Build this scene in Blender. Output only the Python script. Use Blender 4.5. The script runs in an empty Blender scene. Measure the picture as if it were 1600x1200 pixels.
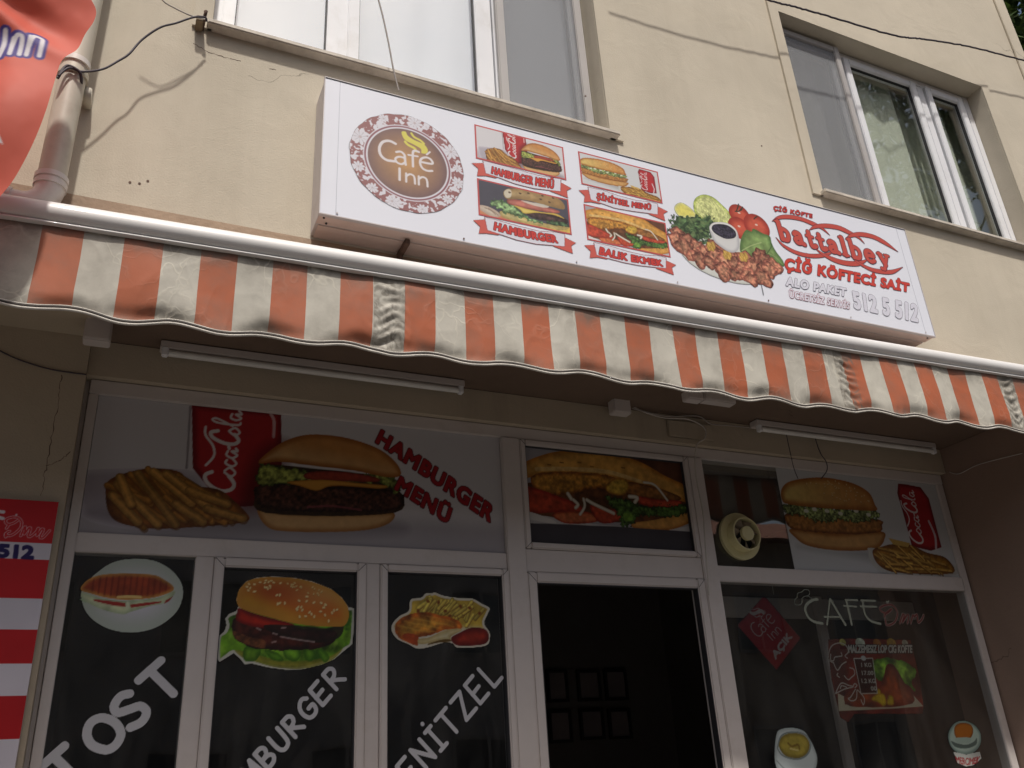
import bpy, bmesh, math, random
import numpy as np
from mathutils import Vector, Matrix, noise as mnoise
random.seed(7)
S = bpy.context.scene
C = S.collection
R = math.radians

# ------------------------------------------------------------------ camera
EYE = 1.55
YAW, PITCH, ROLL, FPX = R(25.64205), R(24.30557), R(-3.4999), 1351.345
cy, sy, cp, sp, cr, sr = math.cos(YAW), math.sin(YAW), math.cos(PITCH), math.sin(PITCH), math.cos(ROLL), math.sin(ROLL)
FW = Vector((sy*cp, cy*cp, sp)); R0 = Vector((cy, -sy, 0)); U0 = R0.cross(FW)
RT = R0*cr + U0*sr; UP = -R0*sr + U0*cr
cam = bpy.data.cameras.new('camera'); cam.lens = FPX/1600*36; cam.sensor_width = 36; cam.clip_end = 2000; cam.clip_start = .02
co = bpy.data.objects.new('camera', cam); C.objects.link(co)
co.matrix_world = Matrix(((RT.x, UP.x, -FW.x, 0), (RT.y, UP.y, -FW.y, 0), (RT.z, UP.z, -FW.z, EYE), (0, 0, 0, 1)))
S.camera = co
S.render.resolution_x, S.render.resolution_y = 1024, 768
# ------------------------------------------------------------------ light
SUN_EL, SUN_AZ = R(59.5), R(10)     # the sun stands in front of the facade, a little to its left
w = bpy.data.worlds.new('World'); S.world = w; w.use_nodes = True
nt = w.node_tree; sky = nt.nodes.new('ShaderNodeTexSky'); sky.sky_type = 'NISHITA'; sky.sun_disc = False
sky.sun_elevation = SUN_EL; sky.sun_rotation = R(180) + SUN_AZ; sky.dust_density = 6; sky.air_density = 1.2
nt.links.new(sky.outputs[0], nt.nodes['Background'].inputs[0]); nt.nodes['Background'].inputs[1].default_value = .085
sl = bpy.data.lights.new('sun', 'SUN'); sl.energy = 3.0; sl.angle = R(2.2); sl.color = (1, .95, .88)
so = bpy.data.objects.new('sun', sl); C.objects.link(so)
to_sun = Vector((-math.sin(SUN_AZ)*math.cos(SUN_EL), -math.cos(SUN_AZ)*math.cos(SUN_EL), math.sin(SUN_EL)))
so.rotation_euler = to_sun.to_track_quat('Z', 'Y').to_euler()
S.view_settings.view_transform = 'Standard'; S.view_settings.look = 'None'; S.view_settings.exposure = .06; S.view_settings.gamma = 1
S.render.engine = 'CYCLES'
S.cycles.max_bounces = 8; S.cycles.transparent_max_bounces = 12

# ------------------------------------------------------------------ plan of the place, metres (measured on the facade's planes)
YW, YG, YS, YA, YF, YP = 2.60, 3.20, 2.45, 2.41, 2.70, 3.14   # upper wall, shop front, sign face, awning skirt, upper window frames, left pier
def ray(px, py):
    d = FW + RT*((px-800)/FPX) - UP*((py-600)/FPX); return d/d.y
def at(px, py, Y):
    d = ray(px, py)*Y; return (d.x, d.z)              # x and height above the eye on the vertical plane y = Y

# ------------------------------------------------------------------ tags and builders
def tag(o, label=None, cat=None, group=None, kind=None):
    for k, v in (('label', label), ('category', cat), ('group', group), ('kind', kind)):
        if v: o[k] = v
    return o
def empty(name, loc, label, cat, group=None):
    o = bpy.data.objects.new(name, None); C.objects.link(o); o.location = loc; o.empty_display_size = .1
    return tag(o, label, cat, group)
class MB:
    def __init__(s): s.bm = bmesh.new()
    def box(s, x0, x1, y0, y1, z0, z1, bev=0):
        g = bmesh.ops.create_cube(s.bm, size=1)['verts']
        for v in g: v.co = ((x0+x1)/2+v.co.x*(x1-x0), (y0+y1)/2+v.co.y*(y1-y0), (z0+z1)/2+EYE+v.co.z*(z1-z0))
        if bev:
            es = list({e for v in g for e in v.link_edges})
            bmesh.ops.bevel(s.bm, geom=es, offset=bev, segments=2, affect='EDGES', clamp_overlap=True)
        return s
    def tube(s, pts, r, n=8, cap=True):
        pts = [Vector(p) for p in pts]; rings = []
        a = None
        for i, p in enumerate(pts):
            d = (pts[min(i+1, len(pts)-1)]-pts[max(i-1, 0)]).normalized()
            if a is None: a = d.cross(Vector((0, 0, 1)) if abs(d.z) < .9 else Vector((1, 0, 0))).normalized()
            else: a = (a-d*a.dot(d)).normalized()
            b = d.cross(a)
            rr = r[i] if isinstance(r, (list, tuple)) else r
            rings.append([s.bm.verts.new(p+(a*math.cos(t)+b*math.sin(t))*rr+Vector((0, 0, EYE))) for t in [2*math.pi*k/n for k in range(n)]])
        for A, B in zip(rings, rings[1:]):
            for k in range(n): s.bm.faces.new((A[k], A[(k+1) % n], B[(k+1) % n], B[k])).smooth = True
        if cap:
            for rg in (rings[0][::-1], rings[-1]): s.bm.faces.new([s.bm.verts.new(v.co) for v in rg])
        return s
    def prism(s, prof, x0, x1, dz=0, dy=0):     # profile (y,z) swept along x
        A = [s.bm.verts.new((x0, y, z+EYE)) for y, z in prof]; B = [s.bm.verts.new((x1, y+dy, z+dz+EYE)) for y, z in prof]
        n = len(prof)
        for k in range(n): s.bm.faces.new((A[k], A[(k+1) % n], B[(k+1) % n], B[k]))
        s.bm.faces.new(A[::-1]); s.bm.faces.new(B); return s
    def build(s, name, mat, parent=None, smooth=False):
        bmesh.ops.recalc_face_normals(s.bm, faces=s.bm.faces)
        me = bpy.data.meshes.new(name); s.bm.to_mesh(me); s.bm.free()
        return link(name, me, mat, parent, smooth)
def link(name, me, mat, parent=None, smooth=False):
    o = bpy.data.objects.new(name, me); C.objects.link(o); me.materials.append(mat)
    if smooth: me.polygons.foreach_set('use_smooth', [True]*len(me.polygons))
    if parent is not None:
        o.parent = parent; P = Vector(parent.location); g = parent.parent
        while g is not None: P += Vector(g.location); g = g.parent
        me.transform(Matrix.Translation(-P))
    return o
def grid_mesh(name, V, n, m, mat, parent=None, keep=None, smooth=True):
    """V: (n,m,3) array"""
    me = bpy.data.meshes.new(name)
    idx = np.arange(n*m).reshape(n, m)
    F = np.stack([idx[:-1, :-1], idx[:-1, 1:], idx[1:, 1:], idx[1:, :-1]], -1).reshape(-1, 4)
    if keep is not None:
        k = keep[:-1, :-1] | keep[:-1, 1:] | keep[1:, 1:] | keep[1:, :-1]; F = F[k.ravel()]
        used = np.unique(F); mp = -np.ones(n*m, int); mp[used] = np.arange(len(used)); F = mp[F]; VV = V.reshape(-1, 3)[used]
    else: used = np.arange(n*m); VV = V.reshape(-1, 3)
    me.vertices.add(len(VV)); me.vertices.foreach_set('co', VV.ravel())
    me.loops.add(F.size); me.loops.foreach_set('vertex_index', F.ravel())
    me.polygons.add(len(F)); me.polygons.foreach_set('loop_start', np.arange(0, F.size, 4)); me.polygons.foreach_set('loop_total', np.full(len(F), 4))
    me.update(calc_edges=True)
    return link(name, me, mat, parent, smooth), used

# ------------------------------------------------------------------ materials
def lin(c):
    c = np.asarray(c, float); return np.where(c <= .04045, c/12.92, ((c+.055)/1.055)**2.4)
MATS = {}
def mat(name, col, rough=.7, metal=0, var=.12, vs=3., bump=0., bs=60., spec=.5, dirt=None, dirt_amt=.5, dirt_scale=1.5, streak=False, coat=0):
    m = bpy.data.materials.new(name); m.use_nodes = True; t = m.node_tree; N = t.nodes; L = t.links; b = N['Principled BSDF']
    b.inputs['Roughness'].default_value = rough; b.inputs['Metallic'].default_value = metal
    b.inputs['Specular IOR Level'].default_value = spec; b.inputs['Coat Weight'].default_value = coat
    tc = N.new('ShaderNodeTexCoord'); geo = N.new('ShaderNodeNewGeometry')
    src = geo.outputs['Position']
    n1 = N.new('ShaderNodeTexNoise'); n1.inputs['Scale'].default_value = vs; n1.inputs['Detail'].default_value = 8; n1.inputs['Roughness'].default_value = .6
    L.new(src, n1.inputs['Vector'])
    r = N.new('ShaderNodeValToRGB'); L.new(n1.outputs['Fac'], r.inputs['Fac'])
    r.color_ramp.elements[0].position = .3; r.color_ramp.elements[1].position = .7
    r.color_ramp.elements[0].color = tuple([c*(1-var) for c in col])+(1,); r.color_ramp.elements[1].color = tuple([min(1, c*(1+var)) for c in col])+(1,)
    out = r.outputs['Color']
    if dirt is not None:
        n2 = N.new('ShaderNodeTexNoise'); n2.inputs['Scale'].default_value = dirt_scale; n2.inputs['Detail'].default_value = 10; n2.inputs['Roughness'].default_value = .7
        if streak:
            mp = N.new('ShaderNodeMapping'); mp.inputs['Scale'].default_value = (1, 1, .12); L.new(src, mp.inputs['Vector']); L.new(mp.outputs[0], n2.inputs['Vector'])
        else: L.new(src, n2.inputs['Vector'])
        r2 = N.new('ShaderNodeValToRGB'); r2.color_ramp.elements[0].position = .52; r2.color_ramp.elements[1].position = .72
        L.new(n2.outputs['Fac'], r2.inputs['Fac'])
        mu = N.new('ShaderNodeMath'); mu.operation = 'MULTIPLY'; mu.inputs[1].default_value = dirt_amt; L.new(r2.outputs['Color'], mu.inputs[0])
        mx = N.new('ShaderNodeMixRGB'); L.new(mu.outputs[0], mx.inputs['Fac']); L.new(out, mx.inputs['Color1']); mx.inputs['Color2'].default_value = tuple(dirt)+(1,)
        out = mx.outputs['Color']
    L.new(out, b.inputs['Base Color'])
    if bump:
        n3 = N.new('ShaderNodeTexNoise'); n3.inputs['Scale'].default_value = bs; n3.inputs['Detail'].default_value = 6; L.new(src, n3.inputs['Vector'])
        bp = N.new('ShaderNodeBump'); bp.inputs['Strength'].default_value = bump; bp.inputs['Distance'].default_value = .01
        L.new(n3.outputs['Fac'], bp.inputs['Height']); L.new(bp.outputs[0], b.inputs['Normal'])
    MATS[name] = m; return m
def stucco(name, col, dark):
    """painted render: fine grain, trowel marks, stains, hairline cracks"""
    m = mat(name, col, rough=.9, var=.075, vs=1.6, spec=.25, dirt=dark, dirt_amt=.42, dirt_scale=1.8, streak=True)
    t = m.node_tree; N = t.nodes; L = t.links; b = N['Principled BSDF']; geo = [n for n in N if n.bl_idname == 'ShaderNodeNewGeometry'][0]
    fine = N.new('ShaderNodeTexNoise'); fine.inputs['Scale'].default_value = 160; fine.inputs['Detail'].default_value = 4; L.new(geo.outputs['Position'], fine.inputs['Vector'])
    big = N.new('ShaderNodeTexNoise'); big.inputs['Scale'].default_value = 5; big.inputs['Detail'].default_value = 6; big.inputs['Distortion'].default_value = 1.2; L.new(geo.outputs['Position'], big.inputs['Vector'])
    b1 = N.new('ShaderNodeBump'); b1.inputs['Strength'].default_value = .3; b1.inputs['Distance'].default_value = .004; L.new(fine.outputs['Fac'], b1.inputs['Height'])
    b2 = N.new('ShaderNodeBump'); b2.inputs['Strength'].default_value = .17; b2.inputs['Distance'].default_value = .02; L.new(big.outputs['Fac'], b2.inputs['Height']); L.new(b2.outputs[0], b1.inputs['Normal'])
    # hairline cracks, only here and there
    wn = N.new('ShaderNodeTexNoise'); wn.inputs['Scale'].default_value = 3; wn.inputs['Detail'].default_value = 8; L.new(geo.outputs['Position'], wn.inputs['Vector'])
    ad = N.new('ShaderNodeMixRGB'); ad.blend_type = 'ADD'; ad.inputs['Fac'].default_value = .35; L.new(geo.outputs['Position'], ad.inputs['Color1']); L.new(wn.outputs['Color'], ad.inputs['Color2'])
    vo = N.new('ShaderNodeTexVoronoi'); vo.feature = 'DISTANCE_TO_EDGE'; vo.inputs['Scale'].default_value = .75; L.new(ad.outputs['Color'], vo.inputs['Vector'])
    lt = N.new('ShaderNodeMath'); lt.operation = 'LESS_THAN'; lt.inputs[1].default_value = .0011; L.new(vo.outputs['Distance'], lt.inputs[0])
    ms = N.new('ShaderNodeTexNoise'); ms.inputs['Scale'].default_value = 1.7; L.new(geo.outputs['Position'], ms.inputs['Vector'])
    gt = N.new('ShaderNodeMath'); gt.operation = 'GREATER_THAN'; gt.inputs[1].default_value = .6; L.new(ms.outputs['Fac'], gt.inputs[0])
    mu = N.new('ShaderNodeMath'); mu.operation = 'MULTIPLY'; L.new(lt.outputs[0], mu.inputs[0]); L.new(gt.outputs[0], mu.inputs[1])
    ml = N.new('ShaderNodeMath'); ml.operation = 'MULTIPLY'; ml.inputs[1].default_value = .55; L.new(mu.outputs[0], ml.inputs[0])
    prev = b.inputs['Base Color'].links[0].from_socket
    mx = N.new('ShaderNodeMixRGB'); L.new(ml.outputs[0], mx.inputs['Fac']); L.new(prev, mx.inputs['Color1']); mx.inputs['Color2'].default_value = tuple(c*.25 for c in col)+(1,)
    L.new(mx.outputs['Color'], b.inputs['Base Color']); L.new(b1.outputs[0], b.inputs['Normal'])
    return m
M_wall = stucco('beige_render', (.555, .50, .405), (.42, .37, .29))
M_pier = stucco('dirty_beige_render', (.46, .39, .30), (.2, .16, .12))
M_band = mat('brown_band_paint', (.36, .26, .18), rough=.8, var=.2, bump=.3, bs=50, dirt=(.12, .08, .06))
M_pvc = mat('white_pvc', (.60, .55, .53), rough=.35, var=.06, vs=4, dirt=(.35, .3, .25), dirt_amt=.35, dirt_scale=4)
M_pvc2 = mat('bright_pvc', (.80, .81, .84), rough=.32, var=.04, vs=4, dirt=(.5, .47, .42), dirt_amt=.3, dirt_scale=5)
M_scr = mat('screen_frame', (.42, .40, .39), rough=.5, var=.08)
M_sill = mat('sill_stone', (.58, .53, .46), rough=.75, var=.2, vs=9, bump=.3, bs=30, dirt=(.25, .2, .15), dirt_amt=.7, dirt_scale=7)
M_gask = mat('rubber_gasket', (.03, .03, .035), rough=.6)
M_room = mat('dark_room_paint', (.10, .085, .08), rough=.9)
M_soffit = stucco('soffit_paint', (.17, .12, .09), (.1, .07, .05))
M_alu = mat('white_coated_aluminium', (.76, .75, .74), rough=.45, var=.04, vs=6, spec=.6, dirt=(.5, .46, .42), dirt_amt=.25, dirt_scale=6, coat=.2)
M_box = mat('grey_sheet_metal', (.56, .52, .52), rough=.45, var=.06, vs=2.5, dirt=(.3, .24, .2), dirt_amt=.4, dirt_scale=2)
M_boxb = mat('bounce_tinted_metal', (.66, .52, .46), rough=.5, var=.12, vs=2, dirt=(.4, .28, .22), dirt_amt=.5, dirt_scale=2)  # pale sheet metal with the brown bounced light of the underside painted in
M_face = mat('sign_film', (.775, .795, .875), rough=.36, var=.02, vs=1.2, spec=.4, bump=.22, bs=1.3, dirt=(.5, .47, .44), dirt_amt=.16, dirt_scale=2.2, streak=True)
M_pipe = mat('pipe_plastic', (.58, .54, .45), rough=.42, var=.07, vs=5, dirt=(.36, .3, .24), dirt_amt=.5, dirt_scale=6)
M_pipe2 = mat('new_pipe_plastic', (.74, .71, .67), rough=.4, var=.06, vs=8, dirt=(.45, .4, .34), dirt_amt=.4, dirt_scale=9)
M_cab = mat('black_cable', (.05, .04, .055), rough=.6)
M_cabg = mat('grey_cable', (.30, .27, .25), rough=.6)
M_cabw = mat('white_cable', (.5, .46, .42), rough=.6)
M_rust = mat('rusty_iron', (.12, .07, .05), rough=.8, var=.4, vs=30)
M_wood = mat('old_wood', (.22, .17, .11), rough=.9, var=.3, vs=30)
M_dark = mat('dark_plastic', (.03, .03, .03), rough=.5)
M_cream = mat('aged_cream_plastic', (.62, .57, .32), rough=.45, var=.08, vs=12)
M_curt = None
def attr_mat(name, rough=.4, spec=.4, alpha=True, bump=0, translucent=0):
    m = bpy.data.materials.new(name); m.use_nodes = True; t = m.node_tree; N = t.nodes; L = t.links; b = N['Principled BSDF']
    a = N.new('ShaderNodeAttribute'); a.attribute_name = 'print'; b.inputs['Roughness'].default_value = rough; b.inputs['Specular IOR Level'].default_value = spec
    L.new(a.outputs['Color'], b.inputs['Base Color'])
    if alpha: L.new(a.outputs['Alpha'], b.inputs['Alpha'])
    return m
M_print = attr_mat('printed_film', rough=.42, spec=.35)
M_printb = attr_mat('printed_board', rough=.5, spec=.3, alpha=False)
def flat(name, c, rough=.45): return mat(name, tuple(lin(c)), rough=rough, var=.03, vs=8)
T_red, T_redd, T_red2, T_drk = (.82, .27, .24), (.45, .14, .20), (.78, .10, .12), (.16, .04, .06)
T_wht, T_gry, T_pnk, T_blu, T_wht2 = (.90, .90, .95), (.36, .32, .38), (.74, .30, .34), (.14, .10, .36), (.87, .87, .86)
def glass(name, tint, gloss=1.0, bumpy=.0, rough=0.0):
    m = bpy.data.materials.new(name); m.use_nodes = True; t = m.node_tree; N = t.nodes; L = t.links; N.remove(N['Principled BSDF'])
    tr = N.new('ShaderNodeBsdfTransparent'); tr.inputs[0].default_value = tuple(tint)+(1,)
    gl = N.new('ShaderNodeBsdfGlossy'); gl.inputs['Roughness'].default_value = rough; gl.inputs[0].default_value = (gloss, gloss, gloss, 1)
    geo = N.new('ShaderNodeNewGeometry'); n = N.new('ShaderNodeTexNoise'); n.inputs['Scale'].default_value = 2.2; L.new(geo.outputs['Position'], n.inputs['Vector'])
    bp = N.new('ShaderNodeBump'); bp.inputs['Strength'].default_value = .25; bp.inputs['Distance'].default_value = bumpy; L.new(n.outputs['Fac'], bp.inputs['Height']); L.new(bp.outputs[0], gl.inputs['Normal'])
    dt = N.new('ShaderNodeVectorMath'); dt.operation = 'DOT_PRODUCT'; L.new(geo.outputs['Normal'], dt.inputs[0]); L.new(geo.outputs['Incoming'], dt.inputs[1])
    ab = N.new('ShaderNodeMath'); ab.operation = 'ABSOLUTE'; L.new(dt.outputs['Value'], ab.inputs[0])
    om = N.new('ShaderNodeMath'); om.operation = 'SUBTRACT'; om.inputs[0].default_value = 1; L.new(ab.outputs[0], om.inputs[1])
    pw = N.new('ShaderNodeMath'); pw.operation = 'POWER'; pw.inputs[1].default_value = 5; L.new(om.outputs[0], pw.inputs[0])
    mu = N.new('ShaderNodeMath'); mu.operation = 'MULTIPLY_ADD'; mu.inputs[1].default_value = .9; mu.inputs[2].default_value = .085; mu.use_clamp = True; L.new(pw.outputs[0], mu.inputs[0])
    mx = N.new('ShaderNodeMixShader'); L.new(mu.outputs[0], mx.inputs[0]); L.new(tr.outputs[0], mx.inputs[1]); L.new(gl.outputs[0], mx.inputs[2])
    L.new(mx.outputs[0], N['Material Output'].inputs[0]); return m
M_glass = glass('window_glass', (.985, .99, .99), bumpy=.02)
M_glass2 = glass('shop_glass', (.86, .88, .88), bumpy=.004)
def dusty(m):
    t = m.node_tree; N = t.nodes; L = t.links; out = N['Material Output']; prev = out.inputs[0].links[0].from_socket
    d = N.new('ShaderNodeBsdfDiffuse'); d.inputs[0].default_value = (.45, .43, .40, 1); n = N.new('ShaderNodeTexNoise'); n.inputs['Scale'].default_value = 3.5; n.inputs['Detail'].default_value = 9; n.inputs['Roughness'].default_value = .7; n.inputs['Distortion'].default_value = 1.5
    geo = N.new('ShaderNodeNewGeometry'); mp = N.new('ShaderNodeMapping'); mp.inputs['Scale'].default_value = (1, 1, .35); L.new(geo.outputs['Position'], mp.inputs['Vector']); L.new(mp.outputs[0], n.inputs['Vector'])
    r = N.new('ShaderNodeMapRange'); r.inputs[1].default_value = .42; r.inputs[2].default_value = .8; r.inputs[3].default_value = .0; r.inputs[4].default_value = .06; L.new(n.outputs['Fac'], r.inputs[0])
    mx = N.new('ShaderNodeMixShader'); L.new(r.outputs[0], mx.inputs[0]); L.new(prev, mx.inputs[1]); L.new(d.outputs[0], mx.inputs[2]); L.new(mx.outputs[0], out.inputs[0])
dusty(M_glass2)
def mesh_screen():
    m = bpy.data.materials.new('insect_mesh'); m.use_nodes = True; t = m.node_tree; N = t.nodes; L = t.links; b = N['Principled BSDF']
    b.inputs['Base Color'].default_value = (.33, .34, .36, 1); b.inputs['Roughness'].default_value = .8; b.inputs['Alpha'].default_value = .42
    return m
M_mesh = mesh_screen()
def cloth(name, col, tr=.5):
    m = bpy.data.materials.new(name); m.use_nodes = True; t = m.node_tree; N = t.nodes; L = t.links; N.remove(N['Principled BSDF'])
    d = N.new('ShaderNodeBsdfDiffuse'); d.inputs[0].default_value = tuple(col)+(1,); q = N.new('ShaderNodeBsdfTranslucent'); q.inputs[0].default_value = tuple(col)+(1,)
    mx = N.new('ShaderNodeMixShader'); mx.inputs[0].default_value = tr; L.new(d.outputs[0], mx.inputs[1]); L.new(q.outputs[0], mx.inputs[2]); L.new(mx.outputs[0], N['Material Output'].inputs[0]); return m

# ------------------------------------------------------------------ 2D painter for printed graphics (colour stored on a fine mesh)
def vnoise(x, y, seed=0):
    xi = np.floor(x).astype(np.int64); yi = np.floor(y).astype(np.int64); xf = x-xi; yf = y-yi
    def h(a, b):
        k = (a*374761393 + b*668265263 + seed*1442695041) & 0xffffffff; k = ((k ^ (k >> 13))*1274126177) & 0xffffffff
        return ((k ^ (k >> 16)) & 0xffff)/65535.
    u = xf*xf*(3-2*xf); v = yf*yf*(3-2*yf)
    return (h(xi, yi)*(1-u)+h(xi+1, yi)*u)*(1-v) + (h(xi, yi+1)*(1-u)+h(xi+1, yi+1)*u)*v
def fbm(x, y, seed=0, o=4):
    s = 0; a = .5
    for k in range(o): s = s+a*vnoise(x*2**k, y*2**k, seed+k*17); a *= .5
    return s/(1-.5**o)
def sstep(d, w): t = np.clip(.5-d/w, 0, 1); return t*t*(3-2*t)
def sd_poly(X, Z, P):
    d = np.full(X.shape, 1e9); s = np.ones(X.shape)
    n = len(P)
    for i in range(n):
        ax, az = P[i]; bx, bz = P[i-1]
        ex, ez = bx-ax, bz-az; wx, wz = X-ax, Z-az
        t = np.clip((wx*ex+wz*ez)/(ex*ex+ez*ez+1e-18), 0, 1)
        qx, qz = wx-ex*t, wz-ez*t; d = np.minimum(d, qx*qx+qz*qz)
        c1 = Z >= az; c2 = Z < bz; c3 = ex*wz > ez*wx
        s = np.where((c1 & c2 & c3) | (~c1 & ~c2 & ~c3), -s, s)
    return s*np.sqrt(d)
def sd_line(X, Z, P):
    d = np.full(X.shape, 1e9)
    for (ax, az), (bx, bz) in zip(P, P[1:]):
        ex, ez = bx-ax, bz-az; wx, wz = X-ax, Z-az
        t = np.clip((wx*ex+wz*ez)/(ex*ex+ez*ez+1e-18), 0, 1)
        d = np.minimum(d, (wx-ex*t)**2+(wz-ez*t)**2)
    return np.sqrt(d)
def crom(P, closed=True, k=6):
    P = [np.array(p, float) for p in P]; n = len(P); out = []
    rng = range(n) if closed else range(n-1)
    for i in rng:
        g = (lambda j: P[j % n]) if closed else (lambda j: P[min(max(j, 0), n-1)])
        a, b, c, d = g(i-1), g(i), g(i+1), g(i+2)
        for q in range(k):
            t = q/k; out.append(.5*((2*b)+(-a+c)*t+(2*a-5*b+4*c-d)*t*t+(-a+3*b-3*c+d)*t**3))
    if not closed: out.append(P[-1])
    return out
class Pic:
    """one printed graphic; shapes are given in the coordinates of a close-up of the print and laid on the plane of the print"""
    def __init__(s, X, Z, Y, view, soft=.0022, bg=None):
        s.X, s.Z, s.Y, s.view, s.soft = X, Z, Y, view, soft
        s.rgb = np.zeros(X.shape+(3,)); s.a = np.zeros(X.shape)
        if bg is not None: s.rgb[:] = bg; s.a[:] = 1
    def q(s, p): ox, oy, k = s.view; return at(ox+p[0]/k, oy+p[1]/k, s.Y)
    def Q(s, P): return [s.q(p) for p in P]
    def lay(s, m, c):
        m = np.clip(m, 0, 1); s.rgb = s.rgb*(1-m[..., None]) + np.asarray(c)*m[..., None]; s.a = np.maximum(s.a, m)
    def col(s, c, n, nf, seed):
        c = np.asarray(c, float)
        if c.ndim == 1: c = np.broadcast_to(c, s.X.shape+(3,))
        if n: c = c*(1+n*2*(fbm(s.X*nf, s.Z*nf, seed)-.5))[..., None]
        return np.clip(c, 0, 1)
    def f(s, P, c, c2=None, Rr=.03, n=0, nf=60, seed=1, smooth=True, op=1, rough=0, raw=False, grad=None, only=None):
        P = P if raw else s.Q(P)
        if smooth: P = crom(P)
        d = sd_poly(s.X, s.Z, P)
        if rough: d = d + rough*(fbm(s.X*nf, s.Z*nf, seed+5)-.5)
        c = np.asarray(c, float)
        if grad is not None:      # (second colour, from point, to point) blend across
            g2, p0, p1 = grad; p0, p1 = np.array(s.q(p0)), np.array(s.q(p1)); v = p1-p0
            t = np.clip(((s.X-p0[0])*v[0]+(s.Z-p0[1])*v[1])/(v@v), 0, 1)[..., None]; c = c*(1-t)+np.asarray(g2)*t
        if c2 is not None:
            t = np.clip(-d/Rr, 0, 1)[..., None]; t = t*t*(3-2*t); c = np.asarray(c2)*(1-t)+c*t
        m = sstep(d, s.soft)*op
        if only is not None: m = m*only
        s.lay(m, s.col(c, n, nf, seed)); return d
    def st(s, P, wd, c, curve=True, closed=False, raw=False, n=0, nf=60, op=1, c2=None, seed=3):
        P = P if raw else s.Q(P)
        if curve: P = crom(P, closed)
        if closed: P = P+[P[0]]
        d = sd_line(s.X, s.Z, P)-wd/2
        if c2 is not None:
            t = np.clip(-d/(wd*.4), 0, 1)[..., None]; c = np.asarray(c2)*(1-t)+np.asarray(c)*t
        s.lay(sstep(d, s.soft)*op, s.col(c, n, nf, seed)); return d
    def ell(s, c, rx, rz, ang=0, raw=False):
        """ellipse outline in metres around a point"""
        c = c if raw else s.q(c); ca, sa = math.cos(ang), math.sin(ang)
        return [(c[0]+rx*math.cos(t)*ca-rz*math.sin(t)*sa, c[1]+rx*math.cos(t)*sa+rz*math.sin(t)*ca) for t in [2*math.pi*k/28 for k in range(28)]]
def put(name, pic, x0, z0, sx, sz, Yp, material, parent=None):
    """lay a painted Pic (its X,Z arrays are the source plane) as a mesh at its place: world x,z arrays given"""
    n, m = pic.X.shape
    V = np.stack([sx, np.full(sx.shape, Yp), sz+EYE], -1)
    keep = pic.a > .01
    o, used = grid_mesh(name, V, n, m, material, parent, keep if not keep.all() else None, False)
    col = np.concatenate([lin(np.clip(pic.rgb, 0, 1))*.86, pic.a[..., None]], -1).reshape(-1, 4)[used]
    a = o.data.color_attributes.new('print', 'FLOAT_COLOR', 'POINT'); a.data.foreach_set('color', col.ravel().astype(np.float32))
    return o
def rect_grid(x0, x1, z0, z1, st):
    n = max(2, int((z1-z0)/st)+1); m = max(2, int((x1-x0)/st)+1)
    return np.meshgrid(np.linspace(x0, x1, m), np.linspace(z0, z1, n))
def bb(pts, Y, pad=0):
    P = [at(p[0], p[1], Y) for p in pts]; xs = [p[0] for p in P]; zs = [p[1] for p in P]
    return min(xs)-pad, max(xs)+pad, min(zs)-pad, max(zs)+pad
def zv(view, pts): ox, oy, k = view; return [(ox+p[0]/k, oy+p[1]/k) for p in pts]

# text: outlines of the built-in typeface, laid on the print plane, with adjustable weight and rim
def word_edges(s_, shear=0, spacing=1.):
    c = bpy.data.curves.new('t', 'FONT'); c.body = s_; c.resolution_u = 4; c.shear = shear; c.space_character = spacing
    o = bpy.data.objects.new('t', c); C.objects.link(o); dg = bpy.context.evaluated_depsgraph_get(); dg.update()
    me = bpy.data.meshes.new_from_object(o.evaluated_get(dg)); bpy.data.objects.remove(o)
    bm = bmesh.new(); bm.from_mesh(me); bmesh.ops.remove_doubles(bm, verts=bm.verts, dist=1e-5)
    E_ = np.array([[v.co.xy[:] for v in e.verts] for e in bm.edges if len(e.link_faces) == 1]); bm.free(); bpy.data.meshes.remove(me)
    lo = E_.reshape(-1, 2).min(0); hi = E_.reshape(-1, 2).max(0); return (E_-lo)/(hi-lo)
def paint_word(p, s_, quad, col, bold=0., outline=0., ocol=None, warp=None, shear=0, spacing=1., px=False):
    """quad: corners TL,TR,BR,BL of the word in the view of the picture; bold, outline in metres"""
    E_ = word_edges(s_, shear, spacing); TL, TR, BR, BL = [np.array(p.q(q)) for q in quad]
    u = E_[..., 0:1]; t = E_[..., 1:2]
    if warp: t = t+np.vectorize(warp)(u)
    W = (BL*(1-u)+BR*u)*(1-t)+(TL*(1-u)+TR*u)*t
    d = np.full(p.X.shape, 1e9); ins = np.zeros(p.X.shape, bool); lim = .02+bold+outline
    for (ax, az), (bx, bz) in W:
        i0, i1 = np.searchsorted(p.Z[:, 0], (min(az, bz)-lim, max(az, bz)+lim))
        if i1 <= i0: continue
        j1 = np.searchsorted(p.X[0], max(ax, bx)+lim); j0 = np.searchsorted(p.X[0], min(ax, bx)-lim)
        X, Z = p.X[i0:i1, j0:j1], p.Z[i0:i1, j0:j1]; ex, ez = bx-ax, bz-az; wx, wz = X-ax, Z-az
        tt = np.clip((wx*ex+wz*ez)/(ex*ex+ez*ez+1e-18), 0, 1)
        d[i0:i1, j0:j1] = np.minimum(d[i0:i1, j0:j1], (wx-ex*tt)**2+(wz-ez*tt)**2)
        X, Z = p.X[i0:i1, :j1], p.Z[i0:i1, :j1]
        cr_ = ((az > Z) != (bz > Z)) & (X < ax+(Z-az)*(bx-ax)/(bz-az if bz != az else 1e-12)); ins[i0:i1, :j1] ^= cr_
    d = np.where(ins, -1, 1)*np.sqrt(d)-bold
    if outline: p.lay(sstep(d-outline, p.soft*.8), ocol)
    p.lay(sstep(d, p.soft*.8), col)
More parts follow.
